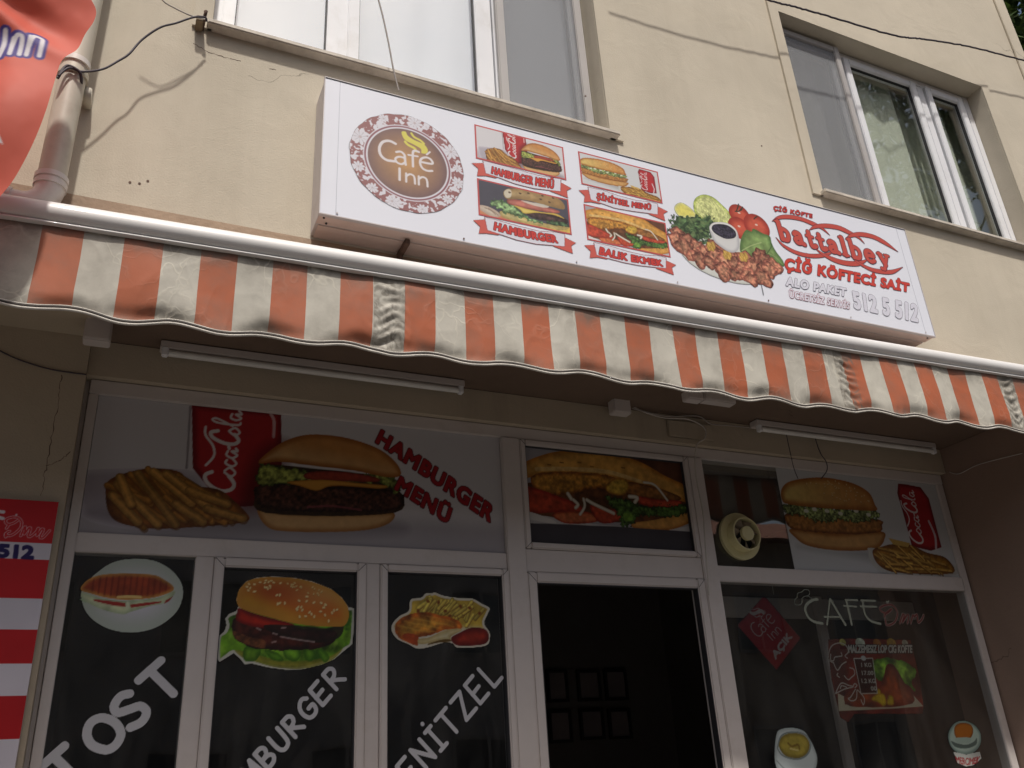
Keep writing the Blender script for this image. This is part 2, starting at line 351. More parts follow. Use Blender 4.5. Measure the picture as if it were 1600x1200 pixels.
def letters(name, s_, quad, Y, col, parent, bold=0., outline=0., ocol=None, warp=None, shear=0, view=None, spacing=1., lift=.0018, res=.0017):
    x0, x1, z0, z1 = bb(zv(view, quad), Y, .03); X, Z = rect_grid(x0, x1, z0, z1, res); p = Pic(X, Z, Y, view, soft=res*1.1)
    paint_word(p, s_, quad, col, bold, outline, ocol, warp, shear, spacing)
    return put(name, p, 0, 0, X, Z, Y-lift, M_print, parent)

# rounded stroke alphabet, unit box (width ~.7, height 1)
GL = {'T': [[(0, 1), (.7, 1)], [(.35, 1), (.35, 0)]], 'L': [[(0, 1), (0, 0), (.5, 0)]], 'E': [[(.55, 1), (.02, 1), (0, 0), (.55, 0)], [(0, .5), (.45, .52)]],
      'Z': [[(0, 1), (.6, 1), (0, 0), (.65, 0)]], 'N': [[(0, 0), (0, 1), (.6, 0), (.6, 1)]], 'İ': [[(.02, 1), (.4, 1)], [(.2, 1), (.2, 0)], [(0, 0), (.42, 0)], [(.2, 1.32), (.2, 1.33)]],
      'H': [[(0, 0), (0, 1)], [(.55, 0), (.55, 1)], [(0, .5), (.55, .5)]], 'A': [[(0, 0), (.35, 1), (.65, 0)], [(.12, .35), (.55, .35)]], 'M': [[(0, 0), (.12, 1), (.4, .3), (.68, 1), (.8, 0)]]}
GLC = {'O': ([(.35, 1), (.08, .8), (.0, .45), (.15, .08), (.4, 0), (.66, .15), (.75, .5), (.62, .88)], True),
       'U': ([(0, 1), (0, .35), (.12, .05), (.34, 0), (.52, .12), (.58, .4), (.6, 1)], False),
       'S': ([(.55, .88), (.35, 1), (.08, .9), (.05, .68), (.3, .52), (.52, .38), (.52, .12), (.28, 0), (0, .1)], False),
       'G': ([(.6, .85), (.4, 1), (.12, .85), (0, .5), (.1, .12), (.35, 0), (.58, .12), (.62, .42), (.36, .44)], False)}
def stroke_word(pic, word, org, base, up, wd, c):
    ob = np.array(org, float); b = np.array(base, float); u = np.array(up, float); x = 0
    for ch in word:
        def T(p): return tuple(ob+b*(x+p[0]*.95)+u*p[1])
        if ch == 'Ş':
            pic.st([T(p) for p in GLC['S'][0]], wd, c); pic.st([T((.3, -.05)), T((.35, -.2)), T((.2, -.28))], wd*.7, c)
        elif ch in GLC: pic.st([T(p) for p in GLC[ch][0]], wd, c, closed=GLC[ch][1])
        elif ch in 'RB':
            pic.st([T((0, 0)), T((0, 1))], wd, c, curve=False); pic.st([T(p) for p in [(0, 1), (.35, .98), (.48, .78), (.35, .55), (0, .48)]], wd, c)
            if ch == 'R': pic.st([T((.1, .5)), T((.58, 0))], wd, c, curve=False)
            else: pic.st([T(p) for p in [(0, .48), (.38, .46), (.56, .25), (.4, .03), (0, 0)]], wd, c)
        else:
            for l in GL[ch]: pic.st([T(p) for p in l], wd, c, curve=False)
        x += {'M': 1.0, 'İ': .68, 'T': .95 if word != 'TOST' else 1.12, 'N': .9}.get(ch, .88)

# ================================================================== THE SETTING
g = MB(); g.box(-150, 150, -150, 150, -EYE-.3, -EYE-.15)
tag(g.build('road', mat('asphalt', (.05, .049, .047), rough=.9, var=.2, vs=2, bump=.4, bs=80)), kind='structure')
g = MB(); g.box(-30, 30, .2, 9, -EYE-.146, -EYE, .01)
tag(g.build('pavement', mat('paving_concrete', (.13, .12, .11), rough=.85, var=.15, vs=3, bump=.3, bs=60)), kind='structure')

# ================================================================== THE BUILDING
bld = empty('cafe_building', (2.0, YW, 0), 'beige rendered two storey building with the cafe shopfront below and two wide white windows above', 'building')
def wall_with_holes(x0, x1, z0, z1, yf, yb, holes):
    bm = bmesh.new(); xs = sorted({x0, x1, *[h[0] for h in holes], *[h[1] for h in holes]}); zs = sorted({z0, z1, *[h[2] for h in holes], *[h[3] for h in holes]})
    def inside(x, z): return any(h[0] < x < h[1] and h[2] < z < h[3] for h in holes)
    def q(*p): bm.faces.new([bm.verts.new((a, b, c+EYE)) for a, b, c in p])
    for a, b in zip(xs, xs[1:]):
        for c, d in zip(zs, zs[1:]):
            if inside((a+b)/2, (c+d)/2): continue
            for y in (yf, yb): q((a, y, c), (b, y, c), (b, y, d), (a, y, d))
    for a, b, c, d in holes:
        q((a, yf, c), (a, yb, c), (a, yb, d), (a, yf, d)); q((b, yf, c), (b, yb, c), (b, yb, d), (b, yf, d))
        q((a, yf, c), (b, yf, c), (b, yb, c), (a, yb, c)); q((a, yf, d), (b, yf, d), (b, yb, d), (a, yb, d))
    q((x0, yf, z0), (x0, yb, z0), (x0, yb, z1), (x0, yf, z1)); q((x1, yf, z0), (x1, yb, z0), (x1, yb, z1), (x1, yf, z1))
    q((x0, yf, z0), (x1, yf, z0), (x1, yb, z0), (x0, yb, z0)); q((x0, yf, z1), (x1, yf, z1), (x1, yb, z1), (x0, yb, z1))
    bmesh.ops.remove_doubles(bm, verts=bm.verts, dist=1e-5); bmesh.ops.recalc_face_normals(bm, faces=bm.faces)
    me = bpy.data.meshes.new('w'); bm.to_mesh(me); bm.free(); return me
XL, XR = -6.0, 2.062*YW
W1 = (.035*YW, .697*YW, 1.003*YW, 1.493*YW)
W2 = (1.18*YW, 1.82*YW, 1.003*YW, 1.493*YW)
ZS = 1.537      # soffit height above the eye
link('upper_wall', wall_with_holes(XL, XR, ZS, 6.9, YW, YW+.22, [W1, W2]), M_wall, bld)
for h in (W1, W2):    # raised plaster surround
    b = MB(); t = .07; o = .012; y0, y1 = YW-o, YW-.0005
    b.box(h[1]+.001, h[1]+t, y0, y1, h[2]-.01, h[3]+t); b.box(h[0]-t, h[0]-.001, y0, y1, h[2]-.01, h[3]+t); b.box(h[0]-.001, h[1]+.001, y0, y1, h[3]+.001, h[3]+t)
    b.build('plaster_surround', M_wall, bld)
b = MB(); b.box(XR-.10, XR+.012, YW-.012, YW-.0005, ZS, 6.9, .003); b.build('corner_strip', M_wall, bld)
b = MB(); b.box(-3.5, 5.3, YW-.006, YW-.0005, ZS+.002, .677*YW); b.build('brown_band', M_band, bld)
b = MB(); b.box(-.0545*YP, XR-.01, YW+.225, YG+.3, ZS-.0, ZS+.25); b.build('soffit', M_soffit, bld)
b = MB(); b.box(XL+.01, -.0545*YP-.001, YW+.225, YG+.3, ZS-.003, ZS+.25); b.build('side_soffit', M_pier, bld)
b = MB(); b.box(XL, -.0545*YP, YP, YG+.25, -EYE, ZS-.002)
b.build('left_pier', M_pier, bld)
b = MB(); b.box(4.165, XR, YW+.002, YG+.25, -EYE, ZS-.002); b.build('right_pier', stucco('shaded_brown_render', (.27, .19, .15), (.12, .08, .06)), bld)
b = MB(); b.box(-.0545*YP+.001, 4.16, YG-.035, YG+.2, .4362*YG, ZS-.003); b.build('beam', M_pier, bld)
for x_, y_ in ((203, 285), (218, 287), (231, 283), (915, 150), (1190, 228)):
    h_ = at(x_, y_, YW); b = MB(); b.tube([(h_[0], YW-.0015, h_[1]), (h_[0], YW+.002, h_[1])], .0045, 8); b.build('plug_hole', M_rust, bld)
def crack(pts, Y, name='crack'):
    P = [at(x_, y_, Y) for x_, y_ in pts]; q = []
    for (ax, az), (bx_, bz) in zip(P, P[1:]):
        for k in range(6): t_ = k/6; q.append((ax+(bx_-ax)*t_+random.uniform(-.004, .004), Y, az+(bz-az)*t_+random.uniform(-.003, .003)))
    b = MB(); b.tube(q, [.0004+.0012*random.random() for _ in q], 5); b.build(name, M_rust, bld)
crack([(97, 585), (94, 610), (87, 650), (80, 690), (72, 730), (68, 750), (64, 780)], YP)
crack([(72, 728), (88, 722), (100, 716), (110, 705)], YP); crack([(303, 68), (318, 78), (345, 88), (360, 92), (380, 97)], YW); crack([(420, 107), (434, 110)], YW)
# closed rooms behind the openings
def room(x0, x1, y0, y1, z0, z1, name, m):
    b = MB(); t = .08
    b.box(x0-t, x1+t, y1, y1+t, z0, z1); b.box(x0-t, x0, y0, y1, z0, z1); b.box(x1, x1+t, y0, y1, z0, z1)
    b.box(x0-t, x1+t, y0, y1+t, z1, z1+t); b.box(x0-t, x1+t, y0, y1+t, z0-t, z0); return b.build(name, m, bld)
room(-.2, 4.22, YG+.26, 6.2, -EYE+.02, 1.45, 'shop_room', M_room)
room(-.4, 5.2, YW+.222, 6.0, 1.9, 4.4, 'upper_room', mat('upper_room_paint', (.3, .29, .26), rough=.9))
# roof slab
b = MB(); b.box(XL, XR+.3, YW-.45, 8, 6.92, 7.15); b.build('roof', M_wall, bld)
b = MB(); b.box(XR-.2, XR, YW+.222, 8, -EYE, 6.9); b.box(XL, XL+.2, YW+.222, 8, -EYE, 6.9); b.box(XL+.2, XR-.2, 7.8, 8, -EYE, 6.9); b.build('side_wall', M_wall, bld)

def frame_bars(b, x0, x1, z0, z1, t, y0, y1, bev=.004):
    b.box(x0, x0+t, y0, y1, z0, z1, bev); b.box(x1-t, x1, y0, y1, z0, z1, bev)
    b.box(x0+t-.001, x1-t+.001, y0+.001, y1-.001, z0, z0+t, bev); b.box(x0+t-.001, x1-t+.001, y0+.001, y1-.001, z1-t, z1, bev)
# --- upper windows
def window(name_label, h, muls, screen, sashes):
    wroot = MB(); F = YF
    x0, x1 = h[0]+.002, h[1]-.002; z0, z1 = h[2]+.002, h[3]-.002
    frame_bars(wroot, x0, x1, z0, z1, .05, F, F+.07)
    for m in muls: wroot.box(m-.028, m+.028, F+.001, F+.069, z0+.05, z1-.05, .003)
    wo = wroot.build('window', M_pvc2, bld); wo['label'] = name_label
    for (a, c) in sashes:
        s = MB(); frame_bars(s, a, c, z0+.04, z1-.04, .048, F-.012, F+.03); s.build('sash', M_pvc2, wo)
        k = MB(); frame_bars(k, a+.0485, c-.0485, z0+.0885, z1-.0885, .004, F+.003, F+.02, 0); k.build('gasket', M_gask, wo)
        p = MB(); p.box(a+.05, c-.05, F+.012, F+.016, z0+.09, z1-.09); p.build('pane', M_glass, wo)
    a, c = screen
    s = MB(); frame_bars(s, a, c, z0+.02, z1-.02, .042, F-.04, F-.014); s.build('screen_frame', M_scr, wo)
    s = MB(); s.box(a+.042, c-.042, F-.028, F-.0275, z0+.06, z1-.06); s.build('insect_screen', M_mesh, wo)
    s = MB(); s.box(h[0]-.02, h[1]+.035, YW-.045, YW+.10, h[2]-.010, h[2]+.012, .004); s.build('sill', M_sill, wo)
    return wo
ux = lambda r: r*YF
window('left upper window with white net curtain and sky reflected', W1, [ux(.226), ux(.472)], (ux(.486), W1[1]-.03),
       [(W1[0]+.035, ux(.217)), (ux(.232), ux(.468)), (ux(.484), W1[1]-.04)])
window('right upper window reflecting trees, with pale green curtains', W2, [ux(1.33), ux(1.585)], (W2[0]-.0+.012, ux(1.325)),
       [(W2[0]+.035, ux(1.322)), (ux(1.345), ux(1.568)), (ux(1.60), ux(1.725))])

# --- shop front: white frames, panes, door opening
gx = lambda r: r*YG
sf = MB(); y0, y1 = YG, YG+.06
Zh, Zt0, Zt1 = .4355*YG, .4185*YG, .258*YG      # head top, glazing top, transom light bottom
sf.box(gx(-.0485), gx(1.298), y0-.004, y1, Zt0, Zh, .003)                 # head
sf.box(gx(-.0485), gx(-.0385), y0, y1, -EYE+.02, Zt0, .003); sf.box(gx(-.0575), gx(-.0495), y0+.02, y1+.05, -EYE+.02, Zh)                       # left jamb
sf.box(gx(1.2835), gx(1.2985), y0, y1, -EYE+.02, Zt0, .003)
sf.box(gx(.4575), gx(.484), y0-.012, y1+.004, -EYE+.02, Zt0, .004)        # post left of the door
sf.box(gx(.7605), gx(.7865), y0-.012, y1+.004, -EYE+.02, Zt0, .004)
sf.box(gx(-.0385), gx(.4575), y0-.001, y1-.001, .2385*YG, .2595*YG, .003)
sf.box(gx(.484), gx(.7605), y0-.003, y1-.001, .2365*YG, .2665*YG, .003)
sf.box(gx(.7865), gx(1.2835), y0-.001, y1-.001, .2345*YG, .257*YG, .003)
sf.box(gx(.082), gx(.1015), y0-.002, y1, -EYE+.02, .2385*YG, .003)
sf.box(gx(.2735), gx(.2905), y0-.002, y1, -EYE+.02, .2385*YG, .003)
shop = sf.build('shopfront', M_pvc, bld)
def sash(x0, x1, z0, z1, t, name='sash', y=0.):
    s = MB(); frame_bars(s, gx(x0), gx(x1), z0, z1, t, YG-.014+y, YG+.045+y, .005); o = s.build(name, M_pvc, shop)
    for (ax, az, bx_, bz) in ((gx(x0), z0, 1, 1), (gx(x1), z0, -1, 1), (gx(x0), z1, 1, -1), (gx(x1), z1, -1, -1)):
        j = MB(); q = [(ax+bx_*.004, az+bz*.004), (ax+bx_*(t-.003), az+bz*(t-.003))]; e = .0007
        vs_ = [j.bm.verts.new((px_, yy_, pz_+EYE)) for yy_ in (YG-.0146+y, YG-.0125+y) for px_, pz_ in ((q[0][0]-e*bx_, q[0][1]+e*bz), (q[0][0]+e*bx_, q[0][1]-e*bz), (q[1][0]+e*bx_, q[1][1]-e*bz), (q[1][0]-e*bx_, q[1][1]+e*bz))]
        for f_ in ((0, 1, 2, 3), (4, 5, 6, 7), (0, 1, 5, 4), (1, 2, 6, 5), (2, 3, 7, 6), (3, 0, 4, 7)): j.bm.faces.new([vs_[i] for i in f_])
        j.build('mitre_joint', M_gask, shop)
    k = MB(); frame_bars(k, gx(x0)+t-.0005, gx(x1)-t+.0005, z0+t-.0005, z1-t+.0005, .004, YG-.004, YG+.03, 0); k.build('gasket', M_gask, shop); return o
sash(.1018, .2733, -EYE+.1, .2383*YG, .034); sash(.2907, .4573, -EYE+.1, .2383*YG, .028)
sash(.4843, .7603, .2667*YG, .4183*YG, .027)
sash(.4843, .7603, -EYE+.05, .2363*YG, .042, 'door_frame', .004)
for (x0, x1, z0, z1) in ((-.0385, .082, -EYE+.05, .2385*YG), (.111, .263, -EYE+.12, .2285*YG), (.2985, .449, -EYE+.12, .2295*YG), (.4925, .752, .275*YG, .41*YG), (.7865, 1.2835, -EYE+.05, .2345*YG), (.7865, 1.2835, .257*YG, .4185*YG), (-.0385, .4575, .2595*YG, .4185*YG)):
    p = MB(); p.box(gx(x0)+.0005, gx(x1)-.0005, YG+.012, YG+.016, z0+.0005, z1-.0005); p.build('pane', M_glass2, shop)
# ------------------------------------------------------------------ curtains
def curtain(x0, x1, z0, z1, Y, amp, wl, m, label, lean=0):
    n, k = 24, int((x1-x0)/.012)
    U, V = np.meshgrid(np.linspace(0, 1, k), np.linspace(0, 1, n)); X = x0+(x1-x0)*U + lean*(V-1); Z = z0+(z1-z0)*V
    Yy = Y + amp*np.sin(X/wl*2*np.pi + 2.5*vnoise(X*3, Z*.4, 3)*2)*(.7+.3*V)+amp*.6*(vnoise(X*14, Z*.8, 5)-.5)
    o, _ = grid_mesh('curtain', np.stack([X, Yy, Z+EYE], -1), n, k, m, None)
    return tag(o, label, 'curtain')
c_wh = cloth('net_curtain_cloth', (.89, .93, .99), .10); c_gr = cloth('pale_green_curtain_cloth', (.62, .67, .56), .15); c_gy = cloth('grey_curtain_cloth', (.50, .50, .45), .2)
curtain(W1[0]-.1, ux(.66), W1[2]-.1, W1[3]+.05, YF+.06, .006, .22, c_wh, 'white net curtain behind the left upper window, nearest the sign')
curtain(W2[0]-.2, W2[1]+.1, W2[2]-.15, W2[3]+.05, YF+.17, .012, .15, cloth('green_backdrop_cloth', (.66, .70, .58), .1), 'green backdrop cloth added deeper inside the right upper window to lighten its dark gap')  # backdrop added to lighten the gap, standing for the lit room behind
curtain(W2[0]-.2, at(1270, 200, YF+.09)[0]+.12, W2[2]-.1, W2[3]+.05, YF+.09, .010, .12, c_gy, 'grey curtain behind the insect screen of the right upper window')
curtain(at(1322, 200, YF+.09)[0]-.04, at(1412, 220, YF+.09)[0], W2[2]-.1, W2[3]+.05, YF+.09, .010, .2, c_gr, 'pale green curtain in the middle pane of the right upper window')
curtain(at(1459, 200, YF+.09)[0]-.03, at(1492, 240, YF+.09)[0], W2[2]-.1, W2[3]+.05, YF+.09, .010, .14, c_gr, 'narrow pale green curtain in the rightmost pane of the right upper window')

# ================================================================== LIGHT BOX SIGN
sx0, sx1, sz0, sz1 = .2005*YS, 1.390*YS, .7243*YS, .9705*YS
sign = empty('sign_box', ((sx0+sx1)/2, YS+.07, EYE+sz0), 'long white light box sign with cafe logo, food pictures and red lettering above the awning', 'sign')
b = MB(); b.box(sx0+.001, sx1-.001, YS+.012, YW-.002, sz0+.002, sz1-.002, .002); b.build('casing', M_box, sign)
b = MB(); b.box(sx0+.002, sx1-.002, YS+.014, YS+.062, sz0-.001, sz0+.0015); b.box(sx0+.012, sx1-.012, YS+.068, YW-.004, sz0-.004, sz0+.0015); b.build('bottom_sheet', M_boxb, sign)
b = MB(); b.box(sx0+.0015, sx1-.0015, YS, YS+.0105, sz0+.0015, sz1-.0015, .001); b.build('front_panel', M_face, sign)
b = MB(); t = .005; b.box(sx0-.002, sx1+.002, YS-.002, YS+.011, sz1-.001, sz1+.003); b.box(sx0-.002, sx1+.002, YS-.002, YS+.013, sz0-.003, sz0+.001); b.box(sx0-.002, sx0+.0012, YS-.002, YS+.012, sz0+.001, sz1-.001); b.box(sx1-.0012, sx1+.002, YS-.002, YS+.012, sz0+.001, sz1-.001)
b.build('edge_trim', M_box, sign)
m_ = flat('film_seam_line', (.66, .67, .72))
for x in (sx0+.055, sx1-.06): b = MB(); b.box(x, x+.0015, YS-.0006, YS-.0001, sz0+.004, sz1-.004); b.build('film_seam', m_, sign)
b = MB(); b.box(sx0-.002, sx1+.002, YS-.0022, YS-.0005, sz1-.003, sz1-.0005); b.build('top_seal', M_gask, sign)
for i, x in enumerate((sx0+.02, sx0+.035, sx1-.03)):
    b = MB(); b.tube([(x, YS+.02+.03*(i % 2), sz0-.0015), (x, YS+.02+.03*(i % 2), sz0-.005)], .004); b.build('screw', M_dark, sign)
for i in range(7):
    x = sx0+.06+i*(sx1-sx0-.12)/6; b = MB(); b.tube([(x, YS-.0018, sz0+.012), (x, YS-.0035, sz0+.012)], .0035, 8); b.build('screw', M_rust if i % 3 == 1 else M_box, sign)
br = MB(); x = at(640, 392, 2.47)[0]
br.box(x-.009, x+.009, YS+.04, YW-.001, sz0-.028, sz0-.006, .002); br.tube([(x, YW-.03, sz0-.02), (x, YW-.004, sz0-.12)], .008); br.build('support_bracket', M_rust, sign)

SP = YS-.0005
def on_sign(name, pts, view, painter, spx=.0026, pad=.0, depth=0., extra=None):
    x0, x1, z0, z1 = bb(zv(view, pts), YS, pad); X, Z = rect_grid(x0, x1, z0, z1, spx); p = Pic(X, Z, YS, view)
    painter(p); p.rgb = p.rgb*.88+p.rgb.mean(-1, keepdims=True)*.08+.035; return put(name, p, 0, 0, X, Z, YS-.0012-depth, M_print, sign)

# --- shared drawing of the round logo lettering: strokes in a unit frame
def logo_steam(T, pic, k, c):
    pic.f([T(p) for p in [(.42, .93), (.47, .955), (.50, .90), (.58, .86), (.70, .83), (.75, .76), (.73, .70), (.67, .69), (.66, .75), (.57, .79), (.46, .83)]], c, raw=True)
    pic.st([T(p) for p in [(.545, .95), (.58, .905), (.66, .875), (.70, .84)]], k*.030, c, raw=True)
    pic.st([T(p) for p in [(.465, .80), (.50, .765), (.58, .735), (.60, .695)]], k*.034, c, raw=True)
def logo_text(T, pic, k, c):
    S_ = lambda P, w_, **q: pic.st([T(p) for p in P], k*w_, c, raw=True, **q)
    S_([(.345, .735), (.27, .755), (.19, .715), (.15, .62), (.165, .52), (.235, .465), (.345, .475)], .036)
    S_([(.355, .615), (.41, .635), (.455, .60), (.462, .53), (.47, .46)], .030)
    S_([(.46, .555), (.39, .555), (.345, .515), (.365, .465), (.42, .455), (.46, .49)], .028)
    S_([(.635, .695), (.585, .70), (.56, .655), (.56, .46)], .031); S_([(.505, .615), (.62, .625)], .026, curve=False)
    S_([(.655, .555), (.80, .565), (.785, .625), (.725, .64), (.665, .60), (.65, .53), (.68, .465), (.74, .445), (.80, .46)], .030)
    S_([(.735, .685), (.775, .735)], .024, curve=False)
    S_([(.395, .385), (.395, .22)], .031, curve=False)
    for a in (.475, .63):
        S_([(a, .335), (a, .215)], .027, curve=False); S_([(a, .295), (a+.045, .335), (a+.09, .325), (a+.105, .28), (a+.108, .215)], .027)
# ornamental ring logo
VL = (530, 160, 6.6667)
def paint_logo(p):
    L_, R_ = at(545.8, 238, YS), at(724, 268, YS); cx, cz = (L_[0]+R_[0])/2, at(635, 253.7, YS)[1]; rad = (R_[0]-L_[0])/2
    dx, dz = (p.X-cx)/rad, (p.Z-cz)/rad; r = np.hypot(dx, dz); th = np.arctan2(dz, dx)
    edge = 1.0 + .005*np.sin(th*17)+.02*(fbm(th*6, r*0, 4)-.5)
    ring = sstep((r-edge)*rad, .003)
    brown = np.array((.62, .40, .40)); wh = np.array((.90, .89, .93))
    wx = fbm(p.X*38, p.Z*38, 8)*2.2; ph = np.sin((p.X*150+wx*5.5)) + np.sin(p.Z*150+fbm(p.X*34, p.Z*34, 9)*11)
    orn = np.clip((ph+.55)*2.4, 0, 1); c = wh*(1-orn[..., None])+brown*orn[..., None]
    p.lay(ring, c)
    for a, rr, sz in ((160, .88, .17), (82, .89, .15), (30, .9, .16), (-12, .91, .12), (200, .9, .11), (228, .91, .10), (-105, .91, .15), (-75, .92, .10), (118, .92, .09), (8, .9, .09), (252, .9, .12), (-40, .9, .1)):
        fx, fz = cx+rad*rr*math.cos(R(a)), cz+rad*rr*math.sin(R(a)); q = np.hypot(p.X-fx, p.Z-fz)/rad; t = np.arctan2(p.Z-fz, p.X-fx)
        pet = q-sz*(.62+.38*np.abs(np.cos(t*4.5+a)))
        sh = 1-.12*(np.abs(np.sin(t*4.5+a)) > .93)
        p.lay(sstep(pet*rad, .003)*(r < 1.0), wh[None, None]*sh[..., None]); p.lay(sstep((q-sz*.16)*rad, .003)*.5, (.72, .6, .6))
    p.lay(sstep((r-.775)*rad, .003), wh); p.lay(sstep((r-.755)*rad, .003), (.58, .36, .40)); p.lay(sstep((r-.725)*rad, .003), wh)
    t = np.clip(1-np.hypot(dx+.02, dz)/.68, 0, 1)[..., None]; t = t**.8
    disc = np.array((.50, .38, .37))*(1-t)+np.array((.83, .62, .38))*t
    p.lay(sstep((r-.695)*rad, .003), p.col(disc, .05, 40, 4))
    k = rad*2*.71; T = lambda u: (cx-k/2+u[0]*k+.0*k, cz-k/2+u[1]*k)
    logo_steam(T, p, k, (.91, .87, .36)); logo_text(T, p, k, (.92, .89, .90))
o = on_sign('logo', [(60, 60), (1340, 60), (1340, 1180), (60, 1180)], VL, paint_logo, .0021)

# --- food pictures, drawn once on their own plane; sign copies reuse them
def bun_seeds(p, pts, region, n, seed, size, c=(.93, .86, .62)):
    rs = np.random.RandomState(seed); P = p.Q(pts); xs = [q[0] for q in P]; zs = [q[1] for q in P]
    for _ in range(n):
        x, z, a = rs.uniform(min(xs), max(xs)), rs.uniform(min(zs), max(zs)), rs.uniform(0, 3.14)
        d = sd_poly(np.array([[x]]), np.array([[z]]), crom(P))[0, 0]
        if d > -size*1.2: continue
        p.f(p.ell((x, z-size*.25), size, size*.6, a, raw=True), (.45, .27, .10), raw=True, smooth=False, op=.6)
        p.f(p.ell((x, z), size, size*.6, a, raw=True), c, raw=True, smooth=False)
def fries(p, lst, wd, seed=0, base=(.86, .62, .22)):
    rs = np.random.RandomState(seed)
    for a, b in lst:
        v = rs.uniform(.82, 1.12); c = np.clip(np.array(base)*v, 0, 1)
        p.st([(a[0]+4, a[1]+8), (b[0]+4, b[1]+8)], wd*1.1, (.42, .22, .06), curve=False, op=.55)
        p.st([a, b], wd, c, curve=False, c2=c*.72, n=.25, nf=70, seed=seed+3)
        p.st([(a[0]-2, a[1]-5), (b[0]-4, b[1]-6)], wd*.25, np.clip(c*1.18, 0, 1), curve=False, op=.5)
def rand_fries(p, region, n, ln, wd, seed, ang=(.2, 1.1), base=(.86, .62, .22)):
    """region polygon in picture coordinates"""
    rs = np.random.RandomState(seed); xs = [q[0] for q in region]; ys = [q[1] for q in region]; R_ = crom(region); k = 0; out = []
    while len(out) < n and k < n*40:
        k += 1; x, y = rs.uniform(min(xs), max(xs)), rs.uniform(min(ys), max(ys)); a = rs.uniform(*ang); l = ln*rs.uniform(.6, 1)
        e = [(x-math.cos(a)*l/2, y-math.sin(a)*l/2), (x+math.cos(a)*l/2, y+math.sin(a)*l/2)]
        if all(sd_poly(np.array([[q[0]]]), np.array([[q[1]]]), R_)[0, 0] < 0 for q in e): out.append(e)
    fries(p, out, wd, seed, base)
def cola_can(p, body, t0, t1, up, wd, white=(.93, .90, .90), tail=None):
    """red drinks can with the white script running along t0->t1"""
    p.f(body, (.78, .12, .14), (.50, .05, .08), Rr=.03, n=.06, nf=20, smooth=False)
    A, B = np.array(p.q(t0)), np.array(p.q(t1)); b = (B-A)/10; u = np.array((-b[1], b[0]))*up
    T = lambda q: tuple(A+b*q[0]+u*q[1])
    W = lambda P, k=1., **q: p.st([T(x) for x in P], wd*k, white, raw=True, **q)
    W([(2.3, 2.5), (1.9, 3.1), (1.2, 3.0), (.5, 2.2), (.2, 1.2), (.5, .3), (1.2, .1), (2.0, .7)], 1.5)
    W([(2.4, 1.2), (2.0, .5), (2.5, .1), (3.0, .7), (2.6, 1.2)], .95); W([(3.9, 1.1), (3.5, 1.2), (3.2, .5), (3.6, .1), (4.1, .5)], .95)
    W([(5.0, 1.1), (4.5, 1.2), (4.2, .6), (4.6, .1), (5.0, .7), (5.1, .1), (5.4, .3)], .95); W([(5.3, 1.0), (5.7, 1.1)], 1.2, curve=False)
    W([(7.3, 2.4), (7.0, 3.1), (6.4, 2.8), (5.9, 1.6), (5.9, .6), (6.4, .1), (7.1, .6)], 1.5)
    W([(3.0, 3.2), (4.2, 2.5), (5.4, 2.7), (6.6, 3.6), (7.6, 3.7)], 1.0)
    W([(7.4, 1.2), (7.0, .6), (7.4, .1), (7.9, .6), (7.5, 1.2)], .95); W([(8.1, .9), (8.8, 2.6), (8.6, 3.1), (8.3, 2.4), (8.3, .4), (8.6, .1)], .9)
    W([(9.6, 1.1), (9.1, 1.2), (8.9, .6), (9.2, .1), (9.6, .7), (9.7, .1), (10.1, .4)], .95)
    if tail: p.st(tail, wd*2.2, (.88, .86, .88), op=.9)
def soft_sh(p, pts, c=(.45, .43, .44), w=.05, op=.5):
    """printed soft tone under an object in the picture"""
    d = sd_poly(p.X, p.Z, crom(p.Q(pts))); p.lay(np.clip(.5-d/w, 0, 1)*op, c)
